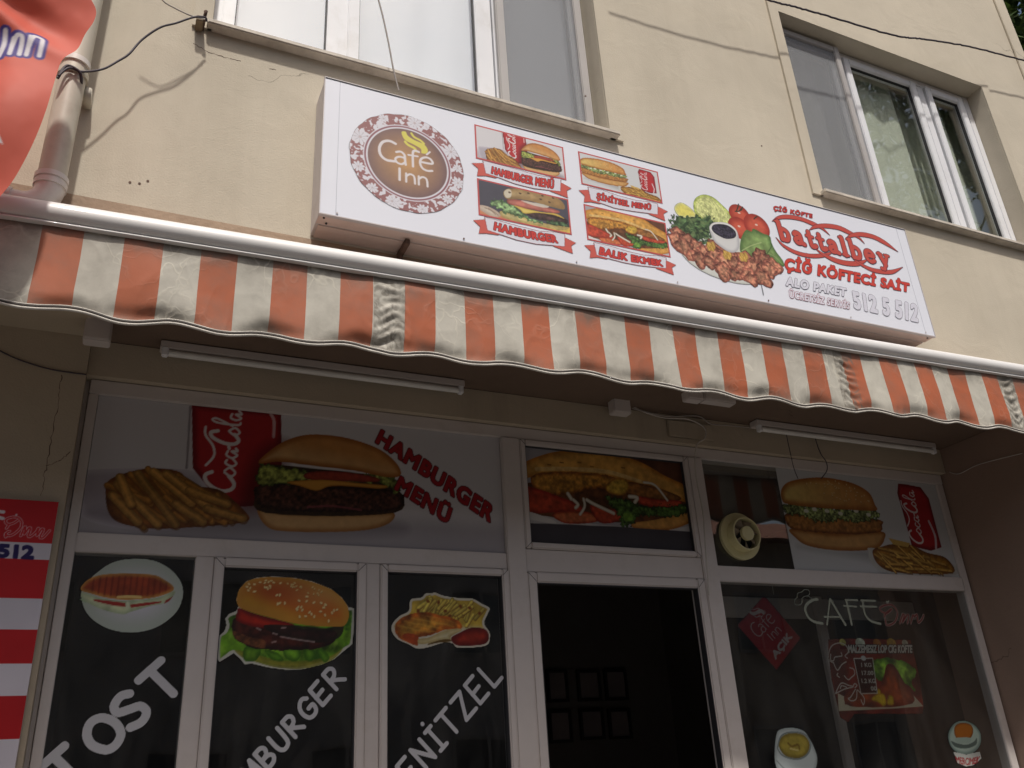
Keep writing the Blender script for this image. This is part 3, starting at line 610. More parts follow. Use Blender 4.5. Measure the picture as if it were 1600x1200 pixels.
def pic_menu(p):
    white = np.array((.87, .86, .88)); p.rgb[:] = white; p.a[:] = 1
    p.f([(-200, 405), (100, 412), (400, 402), (700, 470), (1100, 560), (2300, 640), (2300, 1000), (-200, 1000)], (.70, .67, .70), (.87, .86, .88), Rr=.08, smooth=False, n=.05, nf=8, op=.75)
    p.f([(60, 430), (110, 408), (400, 400), (580, 415), (640, 480), (700, 640), (400, 680), (120, 640), (60, 560)], (.72, .69, .74), (.80, .77, .82), n=.04, nf=12)
    soft_sh(p, [(180, 620), (500, 690), (900, 690), (1480, 690), (1450, 640), (900, 600), (200, 590)], (.50, .47, .50), .06, .6)
    cola_can(p, [(572, 116), (972, 153), (975, 560), (760, 575), (640, 480), (576, 400)], (760, 515), (800, 150), 1.05, .0095)
    p.st([(565, 125), (555, 300), (548, 400)], .008, (.35, .30, .33), op=.5); p.st([(925, 158), (940, 190), (938, 260)], .012, (.93, .88, .88), op=.75)
    soft_sh(p, [(870, 330), (1000, 300), (900, 560), (780, 560)], (.25, .02, .03), .07, .6)
    reg = [(200, 455), (300, 415), (410, 400), (520, 418), (570, 475), (690, 495), (760, 545), (830, 620), (790, 645), (700, 655), (520, 668), (380, 670), (250, 645), (200, 600), (186, 520)]
    p.f(reg, (.62, .36, .10), (.45, .23, .07), n=.4, nf=40)
    rand_fries(p, reg, 26, 210, .022, 5, (.35, 1.1), (.76, .49, .16))
    fries(p, [((240, 470), (420, 650)), ((330, 425), (500, 650)), ((400, 415), (570, 555)), ((460, 425), (690, 610)), ((215, 520), (330, 640)), ((560, 500), (730, 560)), ((640, 580), (800, 625)), ((250, 440), (300, 560)), ((500, 560), (620, 640))], .030, 2, (.86, .60, .24))
    # burger
    p.f([(870, 575), (1000, 595), (1300, 600), (1470, 598), (1450, 650), (1310, 682), (1000, 684), (900, 655)], (.88, .68, .42), (.70, .45, .2), Rr=.025, n=.06, nf=50)
    p.f([(885, 390), (1100, 400), (1440, 440), (1490, 480), (1480, 600), (900, 600), (880, 480)], (.22, .14, .07), n=.3)
    p.f([(870, 480), (1000, 465), (1250, 485), (1480, 500), (1524, 545), (1480, 588), (1300, 596), (1000, 592), (880, 570), (850, 530)], (.30, .17, .13), (.14, .07, .05), Rr=.02, n=.9, nf=90, rough=.02)
    p.st([(1090, 575), (1200, 570), (1330, 588)], .008, (.62, .25, .30), op=.7)
    p.f([(880, 385), (960, 390), (1130, 420), (1300, 425), (1440, 430), (1500, 470), (1490, 520), (1420, 470), (1250, 470), (1100, 455), (960, 480), (860, 470)], (.58, .62, .25), (.25, .32, .10), Rr=.014, n=.8, nf=75, rough=.03)
    p.f([(1090, 420), (1230, 415), (1390, 440), (1400, 462), (1240, 458), (1090, 450)], (.68, .22, .14), (.5, .14, .09), Rr=.01, n=.2)
    p.f([(1000, 462), (1160, 452), (1300, 465), (1440, 478), (1420, 492), (1280, 482), (1190, 482), (1130, 502), (1060, 482)], (.90, .62, .20), (.75, .45, .12), Rr=.008)
    p.f([(872, 378), (905, 335), (990, 278), (1100, 250), (1250, 262), (1400, 310), (1485, 375), (1506, 432), (1440, 440), (1300, 412), (1100, 388), (965, 372)], (.84, .55, .25), (.68, .38, .13), Rr=.03, n=.08, nf=25, grad=((.93, .76, .50), (1150, 300), (1130, 420)))
PM = (100, 590, 2.857)
def pic_fish(p):
    p.rgb[:] = (.66, .65, .68); p.a[:] = 1
    p.f([(1150, 150), (1600, 150), (1600, 420), (1350, 330)], (.36, .20, .12), n=.3, nf=14, smooth=False)
    p.f([(600, 430), (760, 440), (900, 490), (1250, 530), (1400, 530), (1600, 500), (1600, 620), (600, 620)], (.80, .79, .80), n=.05, smooth=False)
    p.f([(1230, 500), (1340, 470), (1480, 430), (1530, 460), (1490, 500), (1390, 535), (1250, 530)], (.88, .62, .26), (.72, .42, .12), Rr=.02, n=.2, nf=50)
    p.f([(740, 330), (1000, 330), (1450, 400), (1470, 450), (1240, 500), (900, 480), (740, 440)], (.40, .22, .10), n=.5, nf=40)
    p.f([(735, 240), (850, 192), (960, 178), (1100, 188), (1250, 225), (1380, 295), (1480, 345), (1540, 420), (1430, 400), (1300, 340), (1120, 310), (920, 285), (740, 300)], (.90, .64, .25), (.76, .46, .12), Rr=.03, n=.25, nf=35)
    p.st([(800, 262), (960, 262), (1120, 275), (1270, 320)], .02, (.93, .80, .52), op=.6, n=.3)
    for x, y in ((850, 242), (905, 232), (985, 232), (1040, 250), (1180, 255)): p.st([(x, y), (x+14, y+2)], .006, (.4, .22, .08), curve=False, op=.7)
    p.f([(780, 290), (900, 275), (1050, 282), (1150, 300), (1140, 345), (1050, 350), (960, 372), (860, 375), (790, 345)], (.78, .52, .16), (.55, .28, .06), Rr=.02, n=.55, nf=60, rough=.012)
    p.f([(1200, 320), (1320, 340), (1440, 385), (1420, 405), (1300, 395), (1200, 370)], (.62, .38, .15), (.4, .2, .06), Rr=.015, n=.5, nf=60)
    p.f([(735, 345), (820, 355), (900, 385), (990, 420), (1000, 455), (900, 455), (800, 460), (735, 455)], (.80, .25, .14), (.62, .13, .08), Rr=.02, n=.35, nf=45)
    p.f([(870, 462), (980, 450), (1090, 470), (1060, 500), (930, 505)], (.84, .42, .22), (.66, .2, .1), Rr=.015, n=.3)
    p.f([(1040, 425), (1120, 440), (1190, 450), (1165, 495), (1080, 500)], (.80, .26, .13), (.62, .12, .08), Rr=.015, n=.3)
    p.f([(1255, 385), (1340, 398), (1445, 405), (1430, 432), (1330, 432), (1260, 415)], (.80, .26, .14), (.6, .12, .08), Rr=.012, n=.3)
    p.f([(1115, 385), (1200, 400), (1290, 430), (1400, 425), (1470, 420), (1460, 465), (1350, 475), (1260, 470), (1240, 500), (1190, 525), (1170, 480), (1130, 420)], (.28, .42, .16), (.10, .18, .07), Rr=.012, n=.9, nf=90, rough=.04)
    p.f([(1190, 460), (1225, 465), (1230, 490), (1195, 495)], (.45, .66, .2), n=.3)
    p.f([(1115, 330), (1150, 305), (1200, 310), (1215, 345), (1190, 378), (1140, 375), (1110, 355)], (.86, .68, .2), (.62, .38, .08), Rr=.015, n=.4, nf=70)
    for P, w_ in (([(940, 372), (955, 395)], .018), ([(965, 400), (985, 420), (975, 435)], .016), ([(1010, 395), (1015, 430), (995, 465)], .013), ([(1025, 400), (1060, 420), (1145, 460)], .017), ([(1280, 322), (1330, 335), (1385, 402)], .012), ([(1215, 385), (1250, 390), (1240, 410)], .018)):
        p.st(P, w_, (.92, .90, .84), c2=(.72, .68, .58))
    p.f([(735, 448), (800, 462), (885, 497), (860, 503), (735, 478)], (.90, .89, .88))
PF = (560, 640, 2.857)
def pic_schnitzel(p):
    p.rgb[:] = (.84, .85, .86); p.a[:] = 1
    soft_sh(p, [(520, 470), (700, 500), (900, 490), (1250, 620), (950, 610), (870, 540)], (.60, .60, .60), .05, .6)
    p.f([(488, 385), (700, 408), (918, 398), (936, 438), (900, 480), (800, 492), (680, 488), (570, 468), (515, 435)], (.86, .63, .33), (.66, .38, .12), Rr=.03, n=.1, nf=30)
    p.f([(464, 312), (600, 320), (900, 340), (924, 372), (915, 400), (800, 412), (600, 402), (500, 388), (468, 365)], (.74, .48, .20), (.48, .25, .08), Rr=.02, n=.4, nf=60, rough=.01)
    p.f([(440, 262), (520, 270), (700, 285), (880, 295), (905, 330), (830, 352), (720, 345), (620, 352), (540, 322), (470, 312)], (.55, .62, .34), (.18, .25, .10), Rr=.012, n=1.0, nf=85, rough=.04)
    for x, y in ((600, 292), (660, 300), (725, 312), (800, 300), (560, 300), (860, 318)): p.f(p.ell((x, y), .016, .010), (.90, .90, .82), raw=True, smooth=False)
    bun = [(440, 198), (475, 160), (560, 142), (660, 140), (780, 165), (860, 210), (890, 268), (895, 298), (780, 295), (620, 285), (480, 268), (445, 250)]
    p.f(bun, (.86, .58, .26), (.70, .40, .13), Rr=.04, n=.12, nf=30, grad=((.93, .80, .42), (760, 180), (470, 250)))
    bun_seeds(p, [(520, 150), (700, 150), (850, 215), (880, 270), (760, 260), (620, 215)], None, 60, 4, .006, (.93, .78, .48))
    cola_can(p, [(1002, 168), (1040, 172), (1110, 186), (1150, 240), (1212, 475), (1160, 492), (1068, 470), (1032, 330), (998, 215)], (1090, 470), (1062, 205), -1., .0075) if False else \
    cola_can(p, [(1002, 168), (1040, 172), (1110, 186), (1150, 240), (1212, 475), (1160, 492), (1068, 470), (1032, 330), (998, 215)], (1128, 465), (1078, 205), 1.0, .0068, tail=[(1150, 350), (1180, 420), (1185, 480)])
    reg = [(880, 490), (930, 470), (975, 460), (1060, 462), (1140, 500), (1230, 525), (1275, 590), (1200, 606), (1060, 600), (960, 590), (900, 550)]
    p.f([(860, 500), (900, 480), (1270, 560), (1285, 605), (1100, 612), (940, 596), (880, 560)], (.80, .80, .78), n=.05)
    p.f(reg, (.66, .44, .12), (.50, .28, .08), n=.4, nf=50); p.f([(955, 430), (1060, 455), (1050, 475), (980, 462)], (.86, .68, .30), smooth=False)
    rand_fries(p, reg, 34, 130, .0115, 9, (.0, 1.0), (.88, .66, .26))
PS_ = (1080, 700, 3.077)
SH = (730, 185, 5.453)
def pic_burger(p):
    p.rgb[:] = (.28, .27, .31); p.a[:] = 1
    p.rgb = p.col((.28, .27, .32), .2, 8, 3)
    p.f([(80, 760), (200, 800), (400, 850), (700, 920), (900, 985), (900, 1030), (80, 840)], (.86, .52, .34), n=.15, smooth=False)
    p.f([(420, 900), (640, 905), (900, 940), (900, 1020), (640, 960)], (.88, .72, .30), n=.2)
    for P in ([(95, 740), (170, 750), (250, 790), (285, 830), (240, 845), (180, 825), (95, 770)],): p.f(P, (.88, .84, .76), (.75, .66, .58), n=.1)
    p.st([(150, 762), (200, 785), (240, 820)], .004, (.6, .5, .42)); p.st([(180, 768), (230, 800), (262, 825)], .004, (.6, .5, .42))
    p.f([(285, 790), (420, 820), (600, 880), (780, 920), (870, 930), (800, 955), (600, 915), (420, 880), (300, 840)], (.86, .80, .52), (.72, .62, .34), Rr=.02, n=.25, nf=60)
    p.f([(500, 800), (620, 800), (760, 830), (850, 865), (840, 900), (700, 880), (560, 850)], (.33, .22, .20), (.18, .12, .12), Rr=.02, n=.6, nf=80)
    p.f([(192, 712), (260, 690), (330, 710), (360, 730), (430, 760), (500, 840), (600, 865), (640, 890), (560, 880), (450, 840), (330, 810), (270, 770), (215, 745)], (.52, .66, .42), (.24, .36, .20), Rr=.012, n=.8, nf=95, rough=.03)
    p.f([(680, 870), (760, 880), (850, 900), (870, 930), (760, 915), (690, 895)], (.30, .42, .26), (.18, .26, .16), Rr=.01, n=.8, nf=95, rough=.02)
    p.f([(350, 690), (500, 705), (640, 745), (780, 790), (760, 810), (620, 790), (480, 765), (355, 730)], (.80, .45, .38), (.62, .28, .24), Rr=.012, n=.2)
    p.f([(400, 742), (520, 775), (640, 800), (760, 815), (828, 858), (740, 826), (600, 806), (490, 812), (450, 780)], (.93, .82, .38), (.82, .66, .22), Rr=.008)
    p.f([(455, 700), (560, 718), (680, 735), (690, 760), (640, 760), (540, 735)], (.88, .87, .80), op=.85)
    bun = [(310, 625), (350, 600), (450, 602), (600, 622), (740, 665), (815, 720), (826, 775), (740, 762), (600, 722), (460, 692), (350, 690), (315, 665)]
    p.f(bun, (.80, .68, .46), (.62, .48, .28), Rr=.03, n=.18, nf=45, grad=((.62, .46, .26), (330, 640), (800, 720)))
    p.f([(312, 630), (345, 604), (375, 620), (370, 670), (330, 675)], (.93, .92, .86), op=.7)
    for x, y in ((360, 632), (450, 640), (520, 640), (625, 690), (700, 715), (640, 660), (730, 680)): p.f(p.ell((x, y), .006, .004), (.35, .25, .16), raw=True, smooth=False)

def picture(name, quad, view, painter, res=.0026, src=None, srcY=None, srcview=None, shop_=False, border=(.82, .30, .30)):
    """painted rectangle on the sign; src = rectangle (x0,x1,z0,z1) of the source plane to reuse"""
    x0, x1, z0, z1 = bb(zv(view, quad), YS)
    P = [at(a, b_, YS) for a, b_ in zv(view, quad)]; x0 = (P[0][0]+P[3][0])/2; x1 = (P[1][0]+P[2][0])/2; z1 = (P[0][1]+P[1][1])/2; z0 = (P[3][1]+P[2][1])/2
    X, Z = rect_grid(x0, x1, z0, z1, res)
    if src:
        k = (src[1]-src[0])/(x1-x0); U = src[0]+(X-x0)*k; kz = (src[3]-src[2])/(z1-z0); V = src[2]+(Z-z0)*kz
        p = Pic(U, V, srcY, srcview, soft=.004)
    else: p = Pic(X, Z, YS, view)
    painter(p)
    e = np.minimum(np.minimum(X-x0, x1-X), np.minimum(Z-z0, z1-Z)); p.lay((e < .006).astype(float), border)
    p.rgb = p.rgb*.82+p.rgb.mean(-1, keepdims=True)*.11+.07
    return put(name, p, 0, 0, X, Z, YS-.0012, M_print, sign)
def srcrect(view, TL, BR, Y): a = at(*zv(view, [TL])[0], Y); b_ = at(*zv(view, [BR])[0], Y); return (a[0], b_[0], b_[1], a[1])
picture('food_picture', [(58, 46), (815, 250), (846, 530), (74, 340)], SH, pic_menu, src=srcrect(PM, (60, 90), (1580, 695), YG), srcY=YG, srcview=PM)
picture('food_picture', [(80, 510), (862, 690), (888, 995), (98, 822)], SH, pic_burger)
SF = (890, 225, 5.714)
picture('food_picture', [(72, 68), (785, 245), (830, 535), (106, 358)], SF, pic_schnitzel, src=srcrect(PS_, (405, 75), (1290, 610), YG), srcY=YG, srcview=PS_)
picture('food_picture', [(122, 542), (855, 700), (900, 1012), (158, 858)], SF, pic_fish, src=srcrect(PF, (745, 165), (1495, 545), YG), srcY=YG, srcview=PF)
# ribbons under the pictures
def ribbon(view, tailL, tailR, body):
    def pt(p):
        c = (.86, .36, .31)
        p.f(tailL, c, smooth=False); p.f(tailR, c, smooth=False)
        d = sd_poly(p.X, p.Z, p.Q(body)); p.lay(sstep(d-.0022, .002), (.66, .24, .26)); p.lay(sstep(d, .002), (.90, .90, .95))
    on_sign('ribbon', body+tailL+tailR, view, pt, .0022, .01, depth=.0003)
ribbon(SH, [(36, 382), (135, 382), (158, 465), (255, 505), (240, 510), (160, 492), (82, 492), (92, 430)], [(795, 545), (888, 597), (848, 618), (858, 680), (700, 620), (694, 608), (795, 620)],
       [(134, 362), (250, 392), (430, 440), (600, 488), (730, 510), (795, 518), (792, 622), (700, 612), (560, 596), (400, 555), (262, 502), (158, 468)])
ribbon(SH, [(48, 868), (150, 862), (172, 950), (278, 988), (262, 996), (160, 982), (97, 983), (108, 925)], [(830, 1015), (926, 1062), (886, 1088), (900, 1155), (740, 1095), (722, 1084), (830, 1090)],
       [(150, 845), (280, 878), (450, 925), (620, 965), (740, 972), (828, 990), (828, 1092), (730, 1082), (580, 1070), (420, 1035), (280, 988), (172, 952)])
ribbon(SF, [(78, 414), (165, 410), (188, 498), (285, 530), (270, 537), (190, 520), (126, 522), (132, 465)], [(788, 560), (876, 604), (838, 625), (852, 690), (712, 632), (700, 622), (786, 630)],
       [(164, 388), (290, 415), (450, 470), (600, 508), (720, 520), (784, 538), (784, 630), (700, 618), (560, 600), (400, 572), (285, 530), (190, 498)])
ribbon(SF, [(128, 905), (216, 902), (240, 990), (345, 1022), (330, 1030), (245, 1015), (178, 1020), (185, 960)], [(860, 1040), (950, 1082), (912, 1105), (930, 1172), (775, 1115), (765, 1104), (858, 1110)],
       [(216, 882), (350, 912), (510, 960), (660, 995), (780, 1000), (858, 1018), (858, 1110), (760, 1100), (620, 1085), (470, 1055), (345, 1022), (242, 992)])
arc = lambda k: (lambda u: -k*math.sin(math.pi*u))
letters('lettering', 'HAMBURGER MENÜ', [(215, 402), (736, 512), (732, 600), (207, 470)], YS, T_red, sign, .0019, .0016, T_redd, view=SH, warp=arc(.14), spacing=1.14)
letters('lettering', 'HAMBURGER', [(238, 888), (750, 1000), (768, 1062), (228, 950)], YS, T_red, sign, .0028, .0016, T_redd, view=SH, warp=arc(.18), spacing=1.14)
letters('lettering', 'ŞİNİTSEL MENÜ', [(248, 425), (724, 530), (720, 602), (238, 505)], YS, T_red, sign, .0019, .0016, T_redd, view=SF, warp=arc(.13), spacing=1.14)
letters('lettering', 'BALIK EKMEK', [(275, 925), (816, 1042), (828, 1092), (264, 985)], YS, T_red, sign, .0028, .0016, T_redd, view=SF, warp=arc(.16), spacing=1.14)
# --- plate of cig kofte
VP = (1030, 290, 6.6667)
def paint_plate(p):
    p.f([(150, 500), (200, 660), (320, 810), (520, 930), (760, 1010), (950, 1030), (1100, 990), (1200, 910), (1235, 820), (1150, 640), (700, 480), (400, 400)], (.86, .87, .84), (.76, .77, .74), Rr=.012)
    p.f([(155, 235), (185, 190), (235, 180), (300, 215), (360, 270), (385, 325), (250, 335), (185, 300)], (.92, .88, .42), (.88, .88, .62), Rr=.014, n=.12, nf=70)
    cab = [(355, 190), (380, 130), (440, 98), (500, 100), (570, 130), (650, 200), (710, 260), (760, 330), (765, 400), (640, 400), (520, 385), (430, 340), (370, 280)]
    p.f(cab, (.86, .88, .58), (.74, .82, .36), Rr=.02, n=.35, nf=90)
    cx_ = p.q((470, 255)); d = np.hypot(p.X-cx_[0], p.Z-cx_[1]); m = sstep(sd_poly(p.X, p.Z, crom(p.Q(cab))), .002)
    p.lay(m*np.clip(np.sin(d*480+9*fbm(p.X*40, p.Z*40, 2))-.35, 0, 1)*.55, (.55, .62, .28))
    for c_, r_ in (((835, 305), .058), ((835, 445), .062), ((1015, 430), .072)):
        p.f(p.ell(c_, r_, r_*.95), (.85, .35, .25), (.66, .20, .15), Rr=.04, raw=True, smooth=False, n=.12, nf=40)
        q = p.q((c_[0]-5, c_[1]-20)); p.f(p.ell(q, .008, .005, raw=True), (.95, .82, .75), raw=True, smooth=False)
    for P in ([(800, 270), (815, 235), (825, 195)], [(850, 260), (868, 225)], [(985, 350), (1000, 335), (1018, 322)], [(790, 270), (830, 268), (850, 245)]): p.st(P, .006, (.22, .22, .16))
    herb = [(90, 520), (130, 410), (110, 350), (200, 330), (300, 300), (380, 320), (480, 330), (580, 360), (560, 420), (520, 520), (470, 590), (380, 600), (270, 560), (180, 470)]
    p.f(herb, (.30, .40, .24), (.24, .34, .22), n=1.0, nf=75, rough=.075, seed=4)
    rs = np.random.RandomState(3)
    for k in range(60):
        a = rs.uniform(120, 560), rs.uniform(320, 560); P = [a, (a[0]+rs.uniform(-40, 40), a[1]+rs.uniform(-40, 40))]
        p.st(P, rs.uniform(.006, .016), [(.18, .26, .16), (.38, .48, .28), (.46, .55, .34)][k % 3], curve=False, op=.8)
    p.f([(840, 680), (850, 560), (900, 465), (960, 480), (980, 450), (1080, 500), (1150, 530), (1170, 600), (1210, 680), (1290, 790), (1290, 845), (1190, 790), (1080, 720), (950, 745), (880, 700)], (.52, .64, .36), (.34, .47, .24), Rr=.03, n=.3, nf=40)
    p.st([(860, 680), (950, 630), (1060, 595)], .005, (.72, .80, .52), op=.8); p.st([(1110, 700), (1200, 740), (1280, 820)], .004, (.65, .74, .45), op=.7); p.st([(1120, 710), (1165, 640), (1160, 600)], .006, (.25, .36, .18), op=.7)
    blobs = [(190, 500), (180, 570), (290, 590), (270, 650), (390, 640), (350, 730), (470, 690), (430, 780), (520, 800), (600, 750), (560, 690), (640, 860), (700, 790), (680, 900), (780, 760), (800, 830), (790, 930), (880, 860), (900, 780), (930, 930), (960, 980), (1000, 860), (1040, 780), (1090, 860), (1080, 960), (1150, 880), (1180, 850), (1110, 780), (1060, 730), (560, 620), (720, 720)]
    for i, c_ in enumerate(sorted(blobs, key=lambda b_: b_[1])):
        b_ = p.q(c_); r_ = .036+.008*((i*7) % 3); P = [(b_[0]+r_*(1+.22*math.sin(3*t+i))*math.cos(t), b_[1]+r_*.9*(1+.2*math.cos(4*t+i))*math.sin(t)) for t in [2*math.pi*k/14 for k in range(14)]]
        v = 1+.12*math.sin(i*2.3); p.f(P, np.clip(np.array((.74, .48, .37))*v, 0, 1), np.array((.50, .27, .22))*v, Rr=.018, raw=True, n=.7, nf=95, seed=i, rough=.006)
        p.f(p.ell((b_[0]-.004, b_[1]+.004), r_*.45, r_*.25, i, raw=True), np.array((.80, .60, .46)), raw=True, smooth=False, op=.35, rough=.012, nf=130, seed=i)
    for c_ in ((530, 620), (700, 710), (870, 730)):
        for k in range(9):
            a = k*.7; q = (c_[0]+38*math.cos(a*2.1)*(.4+.07*k), c_[1]+30*math.sin(a*2.1)*(.4+.07*k)); p.st([q, (q[0]+16, q[1]+34)], .014, (.90, .74, .36), curve=False, c2=(.70, .52, .20), n=.2)
    p.f([(520, 440), (545, 400), (600, 382), (700, 390), (790, 450), (822, 520), (832, 640), (790, 695), (720, 690), (640, 640), (580, 590), (545, 530)], (.88, .88, .88), (.74, .74, .76), Rr=.02)
    p.f([(520, 440), (545, 398), (600, 380), (700, 390), (785, 445), (815, 515), (780, 560), (700, 570), (600, 530), (540, 480)], (.93, .93, .92), (.84, .83, .82), Rr=.008)
    p.f([(545, 440), (570, 408), (640, 402), (720, 420), (785, 470), (800, 520), (770, 550), (690, 555), (610, 520), (560, 480)], (.22, .20, .26), (.15, .13, .18), Rr=.01, n=.9, nf=150)
o = on_sign('food_picture', [(70, 80), (1310, 80), (1310, 1045), (70, 1045)], VP, paint_plate, .0023, .01)
on_sign('film_tear', [(1040, 1010), (1100, 1150)], VP, lambda p: p.st([(1062, 1035), (1072, 1080), (1084, 1140)], .004, (.45, .47, .52)), .003, .01)
# --- lettering block on the right
VB = (1190, 300, 5.454)
letters('lettering', 'ÇİĞ KÖFTE', [(105, 108), (430, 180), (428, 228), (98, 162)], YS, T_red, sign, .0015, .0014, T_redd, view=VB, spacing=1.15)
def swoosh(p):
    c, d_ = (.83, .31, .26), (.38, .16, .24)
    def crescent(out, inn):
        P = out+inn[::-1]; Q = p.Q(P); q = []
        a = crom(p.Q(out), False); b_ = crom(p.Q(inn), False); d = sd_poly(p.X, p.Z, a+b_[::-1]); p.lay(sstep(d-.002, .002), d_); p.lay(sstep(d, .002), c)
    crescent([(88, 250), (140, 208), (220, 196), (330, 215), (450, 262), (530, 315), (578, 368)], [(88, 250), (150, 232), (240, 230), (340, 248), (430, 285), (510, 318), (578, 368)])
    crescent([(405, 325), (450, 285), (540, 272), (660, 290), (770, 345), (840, 395), (874, 440)], [(405, 325), (460, 310), (540, 306), (650, 322), (740, 360), (820, 395), (874, 440)])
    crescent([(712, 402), (760, 358), (850, 345), (960, 370), (1060, 425), (1160, 510)], [(712, 402), (770, 385), (850, 380), (950, 400), (1040, 445), (1160, 510)])
    crescent([(120, 388), (190, 450), (300, 505), (420, 530), (530, 525), (616, 505)], [(120, 388), (180, 465), (290, 530), (420, 560), (540, 552), (616, 505)])
    crescent([(440, 465), (510, 515), (600, 555), (700, 585), (810, 592), (912, 572)], [(440, 465), (500, 525), (600, 590), (710, 625), (830, 628), (912, 572)])
    crescent([(755, 545), (830, 600), (930, 645), (1030, 665), (1110, 665), (1200, 642)], [(755, 545), (820, 610), (920, 670), (1020, 697), (1120, 696), (1200, 642)])
on_sign('swoosh', [(80, 180), (1210, 180), (1210, 710), (80, 710)], VB, swoosh, .002, .005, depth=.0003)
# hand-built slab serif lettering
def serif_word(p):
    c, d_ = (.83, .31, .26), (.38, .16, .24)
    x0, x1 = (112, 255), (1152, 540)      # word spans; cap line follows the sign
    def T(u, v):      # u 0..9.4 along the word, v 0..1 x-height units (1.6 = ascender)
        bx = 165+(1070-165)*u/8.35; by = 400+(628-400)*u/8.35+0
        return (bx-26*v, by-92*v+0)
    def glyph(lines, first):
        for (w_, cc) in ((.0062, d_), (0, c)):
            for P, th_, cv in lines: p.st([T(a+first, b_) for a, b_ in P], th_+w_, cc, curve=cv)
    th_, tn = .027, .012
    b = [([(.12, 1.62), (.12, .02)], th_, False), ([(-.08, 1.62), (.12, 1.60)], tn, False), ([(.12, .85), (.35, 1.0), (.62, .85), (.68, .5), (.58, .12), (.35, -.02), (.12, .12)], th_*.85, True)]
    a = [([(.08, .8), (.25, .98), (.48, .92), (.54, .7), (.54, .15), (.72, .02)], th_*.9, True), ([(.54, .56), (.25, .48), (.06, .28), (.16, .04), (.38, .04), (.54, .25)], th_*.8, True)]
    t = [([(.25, 1.35), (.25, .2), (.38, .02), (.60, .15)], th_*.9, True), ([(.02, .95), (.52, .95)], tn*1.2, False)]
    l = [([(.18, 1.62), (.18, .02)], th_, False), ([(-.02, 1.62), (.18, 1.60)], tn, False), ([(-.02, .0), (.38, .0)], tn*1.2, False)]
    e = [([(.06, .55), (.62, .56), (.56, .88), (.34, 1.0), (.1, .85), (.02, .5), (.12, .12), (.36, -.02), (.62, .15)], th_*.8, True)]
    y = [([(.08, .95), (.36, .05)], th_, False), ([(.66, .95), (.34, .0), (.2, -.4), (-.02, -.42)], th_*.7, True), ([(-.08, .97), (.24, .97)], tn, False), ([(.48, .97), (.82, .97)], tn, False)]
    for gph, u in ((b, 0), (a, 1.12), (t, 2.18), (t, 3.0), (a, 3.85), (l, 4.92), (b, 5.62), (e, 6.75), (y, 7.85)): glyph(gph, u)
on_sign('lettering', [(80, 220), (1210, 220), (1210, 680), (80, 680)], VB, serif_word, .0019, .0, depth=.0006)
letters('lettering', 'ÇİĞ KÖFTECİ SAİT', [(208, 535), (1255, 758), (1250, 868), (195, 680)], YS, (.84, .29, .24), sign, .0042, .0016, T_redd, view=VB, spacing=1.12)
letters('lettering', 'ALO PAKET', [(214, 726), (718, 824), (714, 890), (208, 796)], YS, T_wht, sign, .0034, .0014, T_gry, view=VB, spacing=1.16, res=.0014)
letters('lettering', 'ÜCRETSİZ SERVİS', [(235, 818), (750, 926), (744, 998), (238, 900)], YS, T_wht, sign, .0022, .0014, T_pnk, view=VB, spacing=1.16, res=.0014)
letters('lettering', '512 5 512', [(770, 850), (1326, 965), (1326, 1106), (794, 990)], YS, T_wht, sign, .0058, .0013, T_gry, view=VB, res=.0013, spacing=1.1)

# ================================================================== AWNING (rolled in)
AX0, AX1 = -.235*YA*1.6, 1.72*YA
zt = lambda x: .657*2.42+.0205*(x+.175*2.42)      # top of the bar rises a little to the right
aw = empty('awning', ((AX0+AX1)/2, YA, EYE+zt(2)), 'rolled up orange and white striped awning with dirty scalloped skirt above the shopfront', 'awning')
def sweep_bar(prof, name, m, x0=AX0, x1=AX1, n=90, smooth=True, bend=.0025):
    xs = np.linspace(x0, x1, n); P = np.array(prof); V = np.zeros((len(P), n, 3))
    for j, x in enumerate(xs): V[:, j, 0] = x; V[:, j, 1] = P[:, 0]; V[:, j, 2] = P[:, 1]+zt(x)+EYE+bend*math.sin(x*1.7)
    return grid_mesh(name, V, len(P), n, m, aw, None, smooth)[0]
prof = [(2.475, -.010), (2.47, -.004)]+[(2.425-.044*math.sin(t)*1.0, -.034+.039*math.cos(t)) for t in np.linspace(-.9, 2.45, 20)]+[(2.43, -.0655), (2.475, -.067), (2.475, -.010)]
sweep_bar(prof, 'front_bar', M_alu)
sweep_bar([(2.445, -.069), (2.399, -.0685), (2.396, -.072), (2.398, -.0765), (2.445, -.078), (2.445, -.069)], 'bottom_lip', M_alu, smooth=False)
# roll of cloth, arms and wall brackets behind the bar
b = MB(); b.tube([(AX0+.1, 2.535, zt(AX0)+.01), (AX1-.1, 2.535, zt(AX1)+.01)], .042, 16); b.build('cloth_roll', mat('dusty_awning_cloth', (.30, .17, .12), rough=.9, var=.2, vs=6), aw, True)
for x in (-.1, 1.4, 2.9, 4.0):
    b = MB(); b.box(x-.02, x+.02, 2.45, 2.597, zt(x)-.10, zt(x)-.055, .003); b.build('bracket', M_alu, aw)
for x in (.25, 2.2):
    b = MB(); b.tube([(x, 2.50, zt(x)-.075), (x+1.25, 2.50, zt(x+1.2)-.075)], .018, 10); b.build('arm', M_alu, aw, True)
sweep_bar([(2.468, -.012), (2.599, -.030), (2.599, -.036), (2.468, -.018), (2.468, -.012)], 'sun_gap_blocker', M_alu, smooth=False)  # unseen plate added to stop sun falling between bar and wall
